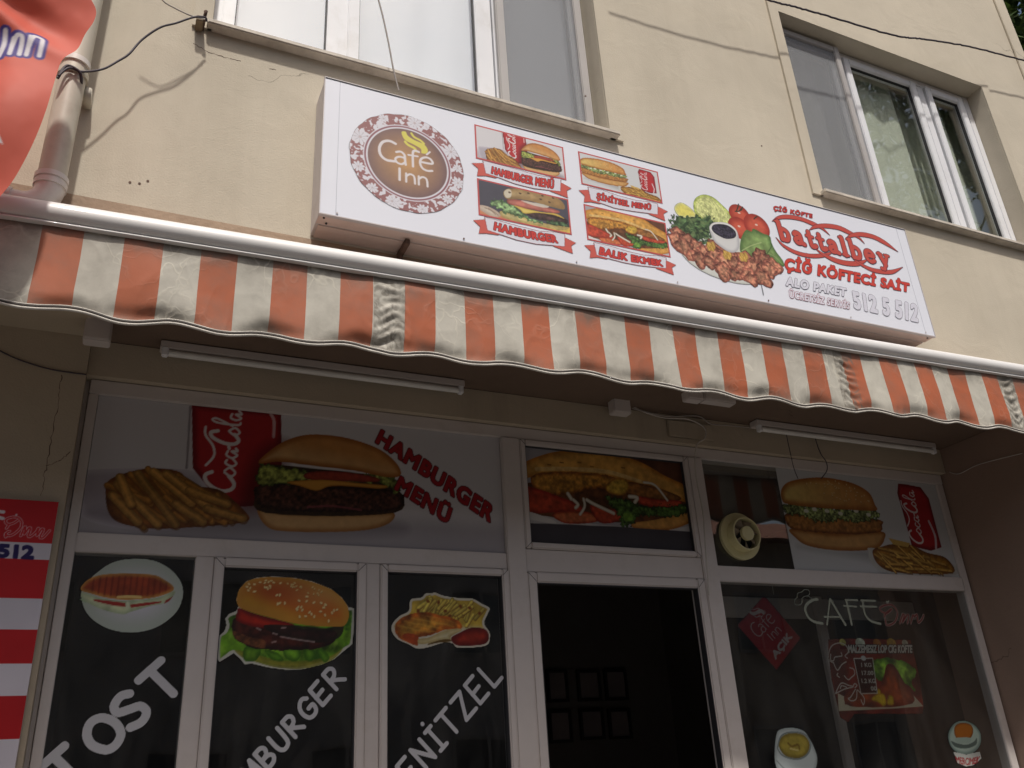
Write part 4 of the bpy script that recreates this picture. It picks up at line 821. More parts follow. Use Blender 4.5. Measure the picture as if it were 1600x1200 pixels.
# skirt
def skirt_mat():
    m = bpy.data.materials.new('awning_skirt_cloth'); m.use_nodes = True; t = m.node_tree; N = t.nodes; L = t.links; b = N['Principled BSDF']
    at_ = N.new('ShaderNodeAttribute'); at_.attribute_name = 'weave'; sp_ = N.new('ShaderNodeSeparateColor'); L.new(at_.outputs['Color'], sp_.inputs[0])
    geo = N.new('ShaderNodeNewGeometry')
    def M(op, a, b_=None, c=None):
        n = N.new('ShaderNodeMath'); n.operation = op
        for i, v in enumerate((a, b_, c)):
            if v is None: continue
            if hasattr(v, 'type') or hasattr(v, 'links'): L.new(v, n.inputs[i])
            else: n.inputs[i].default_value = v
        return n.outputs[0]
    u, v, seam = sp_.outputs[0], sp_.outputs[1], sp_.outputs[2]
    s = M('GREATER_THAN', M('MODULO', M('ADD', u, 100), 2), 1)      # 1 = white stripe
    mx = N.new('ShaderNodeMixRGB'); L.new(s, mx.inputs[0]); mx.inputs[1].default_value = (.47, .130, .058, 1); mx.inputs[2].default_value = (.58, .555, .485, 1)
    n1 = N.new('ShaderNodeTexNoise'); n1.inputs['Scale'].default_value = 9; n1.inputs['Detail'].default_value = 10; n1.inputs['Roughness'].default_value = .65; L.new(geo.outputs['Position'], n1.inputs['Vector'])
    # mildew gathers at the top and along the hem
    top = M('POWER', M('MAXIMUM', v, .0), 7); bot = M('POWER', M('SUBTRACT', 1, v), 9)
    g_ = M('ADD', M('MULTIPLY', top, .9), M('MULTIPLY', bot, .7)); g_ = M('MULTIPLY', g_, M('MULTIPLY_ADD', n1.outputs['Fac'], 2.2, -.25))
    g2 = M('MULTIPLY', M('MAXIMUM', M('SUBTRACT', n1.outputs['Fac'], .44), 0), 1.1)
    n4 = N.new('ShaderNodeTexNoise'); n4.inputs['Scale'].default_value = 26; n4.inputs['Detail'].default_value = 6; n4.inputs['Distortion'].default_value = 1.5; L.new(geo.outputs['Position'], n4.inputs['Vector'])
    g3 = M('MULTIPLY', seam, M('MAXIMUM', M('MULTIPLY_ADD', n4.outputs['Fac'], 2.6, -.95), 0))
    n5 = N.new('ShaderNodeTexNoise'); n5.inputs['Scale'].default_value = 1.6; n5.inputs['Detail'].default_value = 3; L.new(geo.outputs['Position'], n5.inputs['Vector'])
    g5 = M('MULTIPLY', M('MAXIMUM', M('SUBTRACT', n5.outputs['Fac'], .40), 0), .8)
    dd = M('MINIMUM', M('ADD', M('ADD', g_, g2), M('ADD', g3, g5)), .82)
    mx2 = N.new('ShaderNodeMixRGB'); L.new(dd, mx2.inputs[0]); L.new(mx.outputs[0], mx2.inputs[1]); mx2.inputs[2].default_value = (.16, .14, .115, 1)
    # pale creases where the coating has cracked
    wv = N.new('ShaderNodeTexNoise'); wv.inputs['Scale'].default_value = 5; wv.inputs['Detail'].default_value = 3; L.new(geo.outputs['Position'], wv.inputs['Vector'])
    ad = N.new('ShaderNodeMixRGB'); ad.blend_type = 'ADD'; ad.inputs[0].default_value = .5; L.new(geo.outputs['Position'], ad.inputs[1]); L.new(wv.outputs['Color'], ad.inputs[2])
    vo = N.new('ShaderNodeTexVoronoi'); vo.feature = 'DISTANCE_TO_EDGE'; vo.inputs['Scale'].default_value = 7; vo.inputs['Randomness'].default_value = 1; L.new(ad.outputs[0], vo.inputs['Vector'])
    cr_ = M('MAXIMUM', M('SUBTRACT', 1, M('MULTIPLY', vo.outputs['Distance'], 22)), 0); n6 = N.new('ShaderNodeTexNoise'); n6.inputs['Scale'].default_value = 3.3; L.new(geo.outputs['Position'], n6.inputs['Vector'])
    cr_ = M('MULTIPLY', cr_, M('MAXIMUM', M('MULTIPLY_ADD', n6.outputs['Fac'], 3.2, -1.35), 0)); crf = M('MULTIPLY', cr_, M('MULTIPLY_ADD', s, .6, .10))
    mx3 = N.new('ShaderNodeMixRGB'); L.new(M('MINIMUM', crf, .6), mx3.inputs[0]); L.new(mx2.outputs[0], mx3.inputs[1]); mx3.inputs[2].default_value = (.78, .74, .62, 1)
    L.new(mx3.outputs[0], b.inputs['Base Color']); b.inputs['Roughness'].default_value = .62; b.inputs['Specular IOR Level'].default_value = .35
    bp = N.new('ShaderNodeBump'); bp.inputs['Strength'].default_value = .22; bp.inputs['Distance'].default_value = .004; L.new(M('ADD', cr_, n1.outputs['Fac']), bp.inputs['Height'])
    wv2 = N.new('ShaderNodeTexWave'); wv2.bands_direction = 'X'; wv2.inputs['Scale'].default_value = 260; L.new(geo.outputs['Position'], wv2.inputs['Vector'])
    bp2 = N.new('ShaderNodeBump'); bp2.inputs['Strength'].default_value = .12; bp2.inputs['Distance'].default_value = .001; L.new(wv2.outputs['Fac'], bp2.inputs['Height']); L.new(bp.outputs[0], bp2.inputs['Normal'])
    L.new(bp2.outputs[0], b.inputs['Normal'])
    tr = N.new('ShaderNodeBsdfTranslucent'); L.new(mx3.outputs[0], tr.inputs[0]); ms = N.new('ShaderNodeMixShader'); ms.inputs[0].default_value = .05
    L.new(b.outputs[0], ms.inputs[1]); L.new(tr.outputs[0], ms.inputs[2]); L.new(ms.outputs[0], N['Material Output'].inputs[0]); return m
n, k = 44, 1500
U, V = np.meshgrid(np.linspace(AX0+.01, AX1-.01, k), np.linspace(0, 1, n))       # V: 0 hem .. 1 top
ztop = .657*2.42+.0205*(U+.175*2.42)-.074
zb0 = .5165*YA+.0172*(U+.026*YA)
hem = .0115*(1-np.cos(2*np.pi*(U/YA+.026)/.1143 + .5*np.sin(U*2.1)))
rig = lambda x, z, s_, f1, f2: 1-np.abs(2*vnoise(x*f1+3*vnoise(x*2, z*3, s_+1), z*f2, s_)-1)
drop = ztop-(zb0+hem)
Zs = ztop-drop*(1-V)
wr = .010*(fbm(U*5, Zs*4, 11)-.5)+.0022*rig(U, Zs, 4, 7, 5)**3 + .0010*rig(U, Zs, 9, 13, 9)**4 + .006*np.sin(U*11+2*np.sin(Zs*5+U*3))*(1-V)**.5
seamx = [(.281+.323)/2*YA, (1.124+1.167)/2*YA-.012*YA, (1.533+1.574)/2*YA+.01, -.26*YA]
seam = np.zeros_like(U)
for sx in seamx:
    q = np.exp(-((U-sx)/.04)**2); seam = np.maximum(seam, (np.abs(U-sx) < .054)*1.); wr = wr+q*.0042*np.sin(Zs*170+9*vnoise(U*16, Zs*14, 3))*(.3+vnoise(U*9, Zs*9, 8))+q*.003*np.sin(Zs*70+5*vnoise(U*8, Zs*8, 9))
hb = np.exp(-(V/.10)**2); wr = wr - .010*hb*(.6+.8*np.sin(2*np.pi*(U/YA)/.1143)) - .016*np.exp(-((V-.08)/.08)**2)*np.maximum(fbm(U*6, U*0, 21)-.5, 0)*2
Ys_ = YA-wr+.004+.012*(1-V)*np.sin(U*3.1+1)*.6
Xs_ = U+.007*(fbm(U*5, Zs*7, 31)-.5)*(1-V)
o, _ = grid_mesh('skirt', np.stack([Xs_, Ys_, Zs+EYE], -1), n, k, skirt_mat(), aw)
c4 = np.stack([(U/YA+.126)/.0449+100+ .0, V, seam, np.ones_like(U)], -1)
a = o.data.color_attributes.new('weave', 'FLOAT_COLOR', 'POINT'); a.data.foreach_set('color', c4.reshape(-1, 4).ravel().astype(np.float32))
# hem: two rows of pale piping, the gap's shade painted as a dark cord between
M_pip = mat('hem_piping', (.55, .52, .47), rough=.8, var=.2, vs=20, dirt=(.2, .18, .15), dirt_scale=9)
for nm, off, r_, m in (('hem_piping', -.0045, .0040, M_pip), ('hem_piping', .0075, .0026, M_pip), ('hem_shadow_cord', .0030, .0028, mat('hem_gap_shade', (.07, .06, .055), rough=.9))):
    b = MB(); b.tube([(Xs_[0, j], Ys_[0, j]-.0015, Zs[0, j]+off) for j in range(0, k, 5)], r_, 6); b.build(nm, m, aw, True)

# ================================================================== DOWNPIPE
dp = empty('downpipe', (at(80, 280, 2.5)[0], 2.51, EYE+1.7), 'beige plastic downpipe with a white elbow at the left of the awning', 'pipe')
pA, pB = at(80, 283, 2.51), at(138, 0, 2.51); ex = (pB[0]-pA[0])/(pB[1]-pA[1]); xat = lambda z: pA[0]+ex*(z-pA[1])
rP = .041
b = MB(); b.tube([(xat(z), 2.51, z) for z in (pA[1], 2.2)], rP, 24); b.tube([(xat(z), 2.51, z) for z in (2.21, 7.2)], rP+.004, 24); b.build('pipe', M_pipe, dp, True)
for z0_, z1_, q in ((pA[1]-.005, pA[1]+.012, .007), (2.195, 2.215, .006)): b = MB(); b.tube([(xat(z), 2.51, z) for z in (z0_, z1_)], rP+q, 24); b.build('collar', M_pipe2, dp, True)
zb = pA[1]; el = [(xat(zb), 2.51, zb), (xat(zb)-.002, 2.51, zb-.045), (xat(zb)-.02, 2.508, zb-.08), (xat(zb)-.055, 2.505, zb-.10), (xat(zb)-.12, 2.50, zb-.098), (xat(zb)-.2, 2.5, zb-.085), (xat(zb)-.45, 2.5, zb-.09)]
b = MB(); el = [tuple(p) for p in crom(el, False, 6)]; b.tube(el, [rP+.004-.012*min(1, i/26) for i in range(len(el))], 24); b.build('elbow', M_pipe2, dp, True)
b = MB()
for q in (2, 22): b = MB(); b.tube([el[q], el[q+1], el[q+2]], rP+.006-.008*(q > 9), 24); b.build('elbow_ring', M_pipe2, dp, True)
zc = at(108, 118, 2.51)[1]; b = MB(); b.tube([(xat(zc), 2.51, zc-.012), (xat(zc), 2.51, zc+.012)], rP+.006, 24); b.box(xat(zc)+.03, xat(zc)+.06, 2.53, 2.598, zc-.05, zc-.01, .003); b.build('clamp', M_pipe, dp, True)

# ================================================================== CABLES
def cable(name, pts, r, m, label, group=None, cat='cable', jit=0., sub=6):
    P = [Vector(p) for p in pts]; q = crom([tuple(p) for p in P], False, sub); q = [Vector(tuple(p)) for p in q]
    if jit: q = [p+Vector((0, (random.random()-.5)*jit, (random.random()-.5)*jit)) for p in q]
    b = MB(); b.tube(q, r, 7); o = b.build(name, m, None, True); return tag(o, label, cat, group)
A3 = lambda px, py, Y: (at(px, py, Y)[0], Y, at(px, py, Y)[1])
cable('cable', [A3(x, y, Y) for x, y, Y in ((92, 118, 2.445), (108, 106, 2.45), (128, 112, 2.47), (160, 108, 2.49), (185, 95, 2.5), (202, 84, 2.5), (222, 62, 2.5), (250, 43, 2.49), (275, 36, 2.49), (302, 27, 2.5), (320, 27, 2.52), (323, 34, 2.53))], .0038, M_cab, 'black cable sagging from the downpipe to the window sill corner', sub=8)
cable('thin_wire', [A3(x, y, Y) for x, y, Y in ((225, -45, 2.42), (252, -2, 2.45), (272, 12, 2.47), (300, 25, 2.5), (320, 30, 2.52))], .0028, M_cabw, 'pale wire coming down from above to the window sill corner')
cable('tied_wire', [A3(x, y, Y) for x, y, Y in ((90, 122, 2.45), (104, 103, 2.455), (122, 110, 2.455), (127, 122, 2.47), (126, 134, 2.5), (120, 142, 2.55))], .005, M_cab, 'black wire wrapped around the downpipe clamp')
cable('wire', [A3(x, y, 2.515) for x, y in ((588, -12), (598, 25), (608, 72), (615, 110), (623, 141))], .0035, M_cabg, 'grey wire hanging straight down across the left window to the sign', sub=5)
cable('power_cable', [A3(x, y, Y) for x, y, Y in ((960, -85, 2.44), (1080, -36, 2.45), (1200, 0, 2.455), (1250, 13, 2.46), (1320, 33, 2.46), (1400, 56, 2.465), (1440, 61, 2.465), (1500, 70, 2.47), (1560, 84, 2.48), (1640, 105, 2.48))], .0055, M_cab, 'thick dark twisted cable crossing the wall above the right window', jit=.004, sub=14)
hk = empty('cable_hook', A3(318, 36, 2.56)[:2]+(EYE+A3(318, 36, 2.56)[2],), 'rusty cable hook on a wood block at the left end of the window sill', 'hook')
h_ = A3(316, 34, 2.56)
b = MB(); b.box(h_[0]-.022, h_[0]+.004, 2.54, 2.598, h_[2]-.016, h_[2]+.01, .003); b.build('wood_block', M_wood, hk)
b = MB(); b.tube([(h_[0]+.004, 2.598, h_[2]), (h_[0]+.006, 2.53, h_[2]+.002), (h_[0]+.008, 2.52, h_[2]+.016), (h_[0]+.006, 2.53, h_[2]+.022)], .006, 8); b.build('hook', M_rust, hk, True)

# ================================================================== RED FLAG (upper left)
def flag():
    Yb = 2.23
    E_ = [(118, -60), (138, -12), (150, 12), (146, 30), (132, 48), (120, 72), (97, 93), (87, 122), (72, 178), (52, 228), (24, 276), (-2, 306), (-40, 348)]
    e = np.array(crom([at(x, y, Yb) for x, y in E_], False, 12)); zz = e[::-1, 1]; xx = e[::-1, 0]
    z0, z1 = zz.min(), zz.max(); o_ = np.argsort(zz); n, m = 260, 300
    Vz = np.linspace(z0, z1, n); xe = np.interp(Vz, zz[o_], xx[o_]); x_l = -1.25
    U = np.linspace(0, 1, m)[None]; X = x_l+(xe[:, None]-x_l)*(U**.8); Z = np.repeat(Vz[:, None], m, 1)
    p = Pic(X, Z, Yb, (0, 0, 3.636), soft=.004, bg=(.83, .40, .33)); p.rgb = p.col((.84, .40, .33), .05, 4, 3)
    for c, w_ in (((.30, .25, .55), .030), ((.90, .88, .90), .0125)):
        for a in ([(20, 290), (35, 210), (60, 182), (118, 190), (122, 215), (95, 262), (88, 296)] if False else [(-10, 300), (20, 230), (30, 160)], [(52, 290), (78, 200)], [(68, 235), (95, 190), (122, 195), (124, 225), (108, 296)], [(148, 300), (176, 195)], [(164, 245), (195, 192), (236, 200), (240, 228), (222, 308)]):
            p.st(a, w_, c)
    p.f([(0, 795), (22, 842), (0, 832), (-20, 860), (-16, 820)], (.90, .88, .90), smooth=False)
    fold = .035*np.sin(Z*9-X*5)+.02*np.sin(X*16+Z*6)+.03*(fbm(X*5, Z*4, 3)-.5)
    fold += .03*np.exp(-((Z-1.98+.35*X)/.05)**2)-.02*np.exp(-((Z-1.83+.5*X)/.04)**2)
    fold *= .25+.75*np.clip((1-U)/.25, 0, 1)
    m_ = attr_mat('flag_cloth', rough=.6, spec=.3, alpha=False); t = m_.node_tree; b = t.nodes['Principled BSDF']
    tr = t.nodes.new('ShaderNodeBsdfTranslucent'); ms = t.nodes.new('ShaderNodeMixShader'); ms.inputs[0].default_value = .15
    t.links.new(b.inputs['Base Color'].links[0].from_socket, tr.inputs[0]); t.links.new(b.outputs[0], ms.inputs[1]); t.links.new(tr.outputs[0], ms.inputs[2]); t.links.new(ms.outputs[0], t.nodes['Material Output'].inputs[0])
    V = np.stack([X, Yb+fold, Z+EYE], -1); o, used = grid_mesh('flag', V, n, m, m_, None)
    col = np.concatenate([lin(p.rgb)*.9, np.ones(X.shape+(1,))], -1).reshape(-1, 4)
    a = o.data.color_attributes.new('print', 'FLOAT_COLOR', 'POINT'); a.data.foreach_set('color', col.ravel().astype(np.float32))
    tag(o, 'red cloth flag with purple edged white lettering hanging in front of the downpipe', 'flag')
flag()

# ================================================================== STRIPED BOARD on the left pier
def board():
    Yb = YP-.02; X1 = -.0605*Yb; X, Z = rect_grid(-.72, X1, -1.35, .290*Yb, .0022); V_ = (0, 770, 9.23); p = Pic(X, Z, Yb, V_, soft=.003, bg=(.84, .82, .86))
    ys = [(765, 860), (930, 1045), (1095, 0)]
    red = (.80, .09, .12)
    p.rgb = p.col(p.rgb, .10, 3, 6)
    b_ = [at(90, y, Yb)[1] for y in (785, 851, 881, 936, 990, 1037, 1092, 1152, 1206, 1266)]
    redn = p.col((.74, .10, .13), .14, 4, 2)
    for a, c in zip(b_[0::2], b_[1::2]): p.lay(((Z <= a+.01) & (Z >= c)).astype(float), redn)
    wh = (.88, .84, .86)
    for w_, c in ((.0085, wh), (.0052, red)):
        for P in ([(85, 640), (80, 610), (110, 570), (140, 560)], [(80, 595), (120, 625), (200, 600), (290, 520), (315, 440), (270, 370), (190, 355), (100, 380), (80, 420), (120, 460), (200, 440), (260, 400)], [(95, 515), (120, 480)],
                  [(300, 625), (355, 500), (370, 520), (350, 600), (420, 510), (440, 530), (410, 620), (440, 635), (520, 570), (555, 515), (535, 620), (600, 530), (625, 545), (580, 640), (620, 650), (715, 550)]): p.st(P, w_, c)
    p.f(p.ell((237, 322), .0032, .0032), wh, raw=True, smooth=False)
    for P in ([(-60, 270), (50, 282)], [(-60, 350), (40, 375)], [(-60, 270), (-60, 560)]): p.st(P, .011, wh, curve=False)
    paint_word(p, '512', [(0, 752), (484, 778), (470, 955), (-25, 925)], T_blu, .004)
    for P in ([(-170, 745), (-40, 760)], [(-170, 745), (-180, 830), (-80, 840), (-60, 900), (-120, 930), (-190, 915)]): p.st(P, .012, T_blu, curve=False)
    e = X1-X; o = put('striped_board', p, 0, 0, X, Z, Yb-.004, M_printb, None)
    return o
o = board(); bx = MB(); bx.box(-.75, -.0605*(YP-.02), YP-.0235, YP-.001, -1.35, .290*(YP-.02)); bo = bx.build('board_backing', M_pvc, o)
tag(o, 'red and white striped board with the phone number 512 on the left pier', 'sign')

# ================================================================== UNDER THE SOFFIT
def tube_lamp(xa, xb, Y, label):
    z = ZS-.004; r = empty('tube_lamp', ((xa+xb)/2, Y, EYE+z), label, 'lamp', 'tube lamps under the overhang')
    b = MB(); b.box(xa, xb, Y-.028, Y+.028, z-.03, z, .003); b.build('housing', M_pvc, r)
    for x in (xa+.006, xb-.03): c = MB(); c.box(x, x+.024, Y-.03, Y-.004, z-.062, z-.026, .004); c.build('lamp_holder', M_pvc2, r)
    b = MB(); b.tube([(xa+.03, Y-.018, z-.047), (xb-.03, Y-.018, z-.047)], .013, 12); b.build('tube', mat('unlit_tube_glass', (.72, .72, .70), rough=.25), r, True)
xa, xb = at(250, 545, 3.13)[0], at(720, 602, 3.13)[0]; tube_lamp(xa, xb, 3.11, 'long white tube lamp under the overhang above the big burger poster')
xa, xb = at(1172, 660, 3.13)[0], at(1450, 695, 3.13)[0]; tube_lamp(xa, xb, 3.11, 'tube lamp under the overhang with two wires hanging below it')
def jbox(px0, px1, py0, py1, Y, label, dep=.05, m=None):
    m = m or M_pvc
    a = at(px0, py1, Y); b_ = at(px1, py1, Y); c = at(px0, py0, Y); g_ = empty('junction_box', ((a[0]+b_[0])/2, Y, EYE+a[1]), label, 'box', 'junction boxes under the overhang')
    b = MB(); b.box(a[0], b_[0], Y, Y+dep, a[1], c[1], .004); b.build('box_body', m, g_)
    b = MB(); b.box(a[0]+.004, b_[0]-.004, Y-.004, Y+.0005, a[1]+.004, c[1]-.004, .002); b.build('lid', m, g_)
jbox(129, 173, 488, 528, 2.99, 'ribbed cream junction box at the top of the left pier', .06)
jbox(960, 987, 612, 643, 3.08, 'small grey junction box between the two tube lamps')
jbox(1076, 1100, 608, 622, 2.75, 'small white box just behind the awning hem'); jbox(1102, 1150, 606, 624, 2.75, 'wide white box just behind the awning hem')
jbox(1045, 1115, 655, 682, 3.158, 'flat painted cover plate on the beam above the right post', .006, M_pier)
cable('conduit_wire', [A3(x, y, 3.14) for x, y in ((987, 634), (1010, 645), (1040, 653), (1075, 655), (1100, 668), (1101, 685), (1088, 697), (1087, 740), (1098, 800), (1102, 850), (1108, 930))], .0035, M_cabw, 'pale wire running from the small junction box down the right post')
cable('conduit_wire', [A3(x, y, 3.13) for x, y in ((988, 638), (1040, 650), (1090, 650), (1110, 662), (1140, 665), (1172, 668))], .003, M_cabg, 'grey wire along the beam to the right tube lamp')
cable('loose_wire', [A3(x, y, 3.12) for x, y in ((1212, 655), (1226, 672), (1232, 695), (1240, 730), (1247, 748))], .002, M_cab, 'thin wire hanging in front of the right poster, the shorter one')
cable('loose_wire', [A3(x, y, 3.12) for x, y in ((1272, 665), (1274, 685), (1282, 708), (1291, 722), (1292, 735), (1283, 748))], .0026, M_cab, 'curled wire hanging in front of the right poster')
cable('wall_wire', [A3(x, y, YP-.004) for x, y in ((-40, 525), (0, 548), (30, 562), (75, 576), (110, 582), (135, 585))], .0025, M_cab, 'thin dark wire tacked across the left pier')
cable('wall_wire', [(4.16, 3.14, at(1486, 740, 3.16)[1]), (4.155, 3.08, 1.365), (4.155, 2.95, 1.375), (4.155, 2.7, 1.35)], .0025, M_cabw, 'pale wire along the shaded right wall')

# ================================================================== POSTERS AND STICKERS ON THE SHOP GLASS
def sticker(name, pts, view, painter, label, cat, res=.0032, Y=YG+.0105, pad=.01, bg=None, group=None, m=None, soft=.0028):
    x0, x1, z0, z1 = bb(zv(view, pts), YG, pad); X, Z = rect_grid(x0, x1, z0, z1, res); p = Pic(X, Z, YG, view, soft=soft, bg=bg); painter(p)
    return tag(put(name, p, 0, 0, X, Z, Y, m or M_print, None), label, cat, group)
def rect_sticker(name, x0, x1, z0, z1, view, painter, label, res=.0032):
    X, Z = rect_grid(gx(x0), gx(x1), z0, z1, res); p = Pic(X, Z, YG, view, soft=.0028, bg=(.85, .85, .86)); painter(p); p.rgb = p.rgb*.90+.02; p.rgb = p.rgb*.86+p.rgb.mean(-1, keepdims=True)*.14
    return tag(put(name, p, 0, 0, X, Z, YG+.0105, M_printb, None), label, 'poster')
def big_left(p):
    pic_menu(p)
    p.view = PF; rimc = (.30, .03, .06)
    paint_word(p, 'HAMBURGER', [(108, 88), (612, 432), (590, 498), (82, 142)], (.72, .08, .12), .0042, .0032, rimc, spacing=1.13)
    paint_word(p, 'MENÜ', [(200, 285), (424, 425), (400, 505), (168, 350)], (.72, .08, .12), .0042, .0032, rimc, spacing=1.13)
    p.view = PM
rect_sticker('burger_menu_poster', -.038, .457, .2598*YG, .4182*YG, PM, big_left, 'wide white poster with fries, red can, big burger and red words hamburger menu')
def fish_p(p):
    pic_fish(p); p.f([(700, 502), (900, 508), (1200, 522), (1600, 550), (1600, 720), (700, 720)], (.27, .25, .28), smooth=False, n=.1, nf=10)
    p.st([(1005, 622), (1010, 618), (1018, 620)], .01, (.7, .7, .7))
rect_sticker('fish_sandwich_poster', .4935, .7515, .2755*YG, .4095*YG, PF, fish_p, 'poster of a fish sandwich above the open door')
rect_sticker('chicken_menu_poster', .9325, 1.2825, .2575*YG, .418*YG, PS_, pic_schnitzel, 'white poster with sesame bun sandwich, red can and fries above the right window')
# toast on a round plate
VT = (110, 860, 8)
def toast(p):
    p.f([(140, 620), (140, 480), (250, 340), (450, 180), (640, 108), (850, 95), (1060, 120), (1250, 220), (1380, 370), (1415, 530), (1360, 720), (1220, 870), (1020, 980), (760, 1025), (500, 985), (300, 880), (190, 760)], (.86, .85, .90), (.72, .76, .72), Rr=.10)
    p.f([(125, 560), (160, 520), (400, 590), (700, 620), (1100, 580), (1300, 500), (1290, 560), (1180, 650), (1000, 690), (760, 760), (650, 790), (420, 740), (220, 650), (150, 600)], (.84, .86, .70), (.70, .76, .62), Rr=.02, n=.15, nf=40)
    p.f([(120, 480), (200, 370), (330, 310), (500, 285), (760, 280), (1050, 300), (1180, 360), (1280, 430), (1290, 490), (1180, 545), (1000, 590), (700, 610), (450, 585), (250, 530)], (.62, .25, .12), (.78, .55, .25), Rr=.018, n=.25, nf=30)
    q = p.q((700, 450)); m = sstep(sd_poly(p.X, p.Z, crom(p.Q([(230, 440), (330, 340), (760, 310), (1150, 370), (1240, 470), (1000, 560), (600, 575), (330, 530)]))), .01)
    p.lay(m*np.clip(np.sin(p.X*330)*1.5-.3, 0, 1)*.5, (.40, .13, .07))
    p.f([(285, 600), (450, 620), (690, 650), (690, 695), (560, 685), (420, 655), (300, 625)], (.66, .18, .15), smooth=False); p.f([(745, 672), (950, 645), (1140, 628), (1140, 645), (960, 680), (760, 708)], (.66, .18, .15), smooth=False); p.f([(1190, 620), (1285, 568), (1240, 625), (1180, 658)], (.62, .17, .14), smooth=False)
    p.f([(700, 640), (735, 640), (735, 720), (700, 720)], (.86, .88, .76)); p.st([(600, 575), (750, 570), (880, 578)], .009, (.93, .80, .50)); p.f([(100, 600), (160, 600), (200, 650), (130, 615)], (.66, .76, .6))
sticker('toast_sticker', [(100, 90), (1420, 90), (1420, 1030), (100, 1030)], VT, toast, 'round plate sticker with a grilled toast, on the leftmost pane', 'sticker')
VQ = (330, 880, 6.6667)
def burger2(p):
    O = [(62, 990), (75, 760), (140, 700), (160, 640), (148, 570), (190, 520), (265, 490), (285, 440), (262, 380), (290, 270), (370, 180), (480, 140), (640, 128), (860, 140), (1060, 180), (1260, 260), (1370, 350), (1440, 450), (1500, 462), (1500, 640), (1480, 840), (1400, 905), (1290, 1000), (1150, 1060), (950, 1105), (780, 1108), (600, 1085), (430, 1045), (350, 1052), (310, 1000), (240, 935), (160, 985), (90, 1028)]
    p.f(O, (.80, .80, .76), smooth=False)
    inn = np.array(p.Q(O)); d = sd_poly(p.X, p.Z, crom(p.Q(O))); keep = sstep(d+.011, .003)
    grn = p.col((.42, .62, .14), .7, 22, 5); p.lay(keep, grn); p.lay(keep*np.clip((fbm(p.X*26, p.Z*26, 9)-.52)*6, 0, 1)*.75, (.16, .32, .08)); p.lay(keep*np.clip((fbm(p.X*30, p.Z*18, 19)-.6)*6, 0, 1)*.6, (.62, .78, .30))
    p.f([(250, 900), (420, 930), (700, 1000), (1000, 1010), (1250, 960), (1380, 880), (1260, 1010), (1000, 1090), (700, 1085), (450, 1020), (330, 980)], (.72, .60, .25), (.5, .5, .15), Rr=.02, n=.4, nf=30, op=.75)
    for P in ([(350, 880), (430, 860), (520, 900), (480, 1000), (400, 1020), (340, 990)], [(560, 900), (700, 930), (760, 1010), (640, 1000)], [(980, 870), (1060, 880), (1100, 960), (1040, 1020), (980, 980)], [(1110, 900), (1180, 900), (1240, 980), (1180, 1030)], [(760, 880), (900, 870), (940, 950), (880, 1020), (780, 980)]): p.f(P, (.46, .68, .16), (.24, .42, .08), Rr=.022, n=.3, nf=40, op=.9)
    p.f([(260, 560), (320, 520), (600, 620), (1000, 680), (1280, 700), (1300, 800), (1150, 880), (900, 900), (640, 900), (430, 870), (280, 800), (215, 690), (220, 600)], (.30, .13, .09), (.16, .07, .06), Rr=.03, n=.7, nf=45, rough=.01)
    p.f([(230, 700), (400, 760), (560, 800), (560, 880), (400, 850), (270, 790)], (.45, .28, .16), n=.8, nf=70, op=.7)
    p.f([(275, 500), (300, 462), (430, 510), (640, 570), (860, 630), (850, 680), (640, 680), (420, 650), (270, 590)], (.72, .16, .08), (.45, .07, .06), Rr=.02, n=.2, nf=30)
    p.f([(560, 640), (860, 640), (1200, 670), (1380, 640), (1350, 760), (1180, 820), (900, 800), (640, 720)], (.22, .12, .12), (.12, .10, .07), Rr=.03, n=.6, nf=40, op=.85)
    for P in ([(480, 670), (520, 690)], [(740, 670), (780, 665)], [(650, 725), (690, 735)], [(640, 820), (680, 810)], [(730, 760), (900, 790), (1080, 815)]): p.st(P, .006, (.75, .66, .66), op=.7)
    bun = [(285, 440), (268, 380), (292, 275), (375, 185), (480, 150), (640, 136), (860, 148), (1060, 190), (1260, 268), (1365, 355), (1430, 450), (1440, 560), (1400, 640), (1330, 655), (1100, 650), (860, 620), (640, 565), (440, 510), (330, 470)]
    p.f(bun, (.80, .42, .13), (.78, .55, .20), Rr=.06, n=.1, nf=10, grad=((.86, .72, .18), (700, 330), (560, 540)))
    d = sd_poly(p.X, p.Z, crom(p.Q(bun))); c_ = p.q((720, 290)); q = np.exp(-(((p.X-c_[0])/.12)**2+((p.Z-c_[1])/.045)**2)); p.lay(sstep(d+.01, .02)*q*.55, (.60, .22, .07))
    c_ = p.q((1150, 330)); q = np.exp(-(((p.X-c_[0])/.12)**2+((p.Z-c_[1])/.05)**2)); p.lay(sstep(d+.004, .02)*q*.45, (.86, .70, .45))
    bun_seeds(p, [(380, 190), (640, 150), (760, 200), (560, 310), (390, 310), (330, 280)], None, 45, 1, .0052); bun_seeds(p, [(560, 280), (900, 300), (1320, 420), (1350, 620), (1000, 620), (780, 520)], None, 60, 2, .0058); bun_seeds(p, [(700, 180), (1000, 200), (1350, 380), (1000, 330)], None, 70, 3, .0045, (.86, .76, .5))
sticker('burger_sticker', [(55, 120), (1505, 120), (1505, 1115), (55, 1115)], VQ, burger2, 'cut out sticker of a sesame burger on lettuce, on the second pane', 'sticker', pad=-.002)
VZ = (600, 910, 8.421)
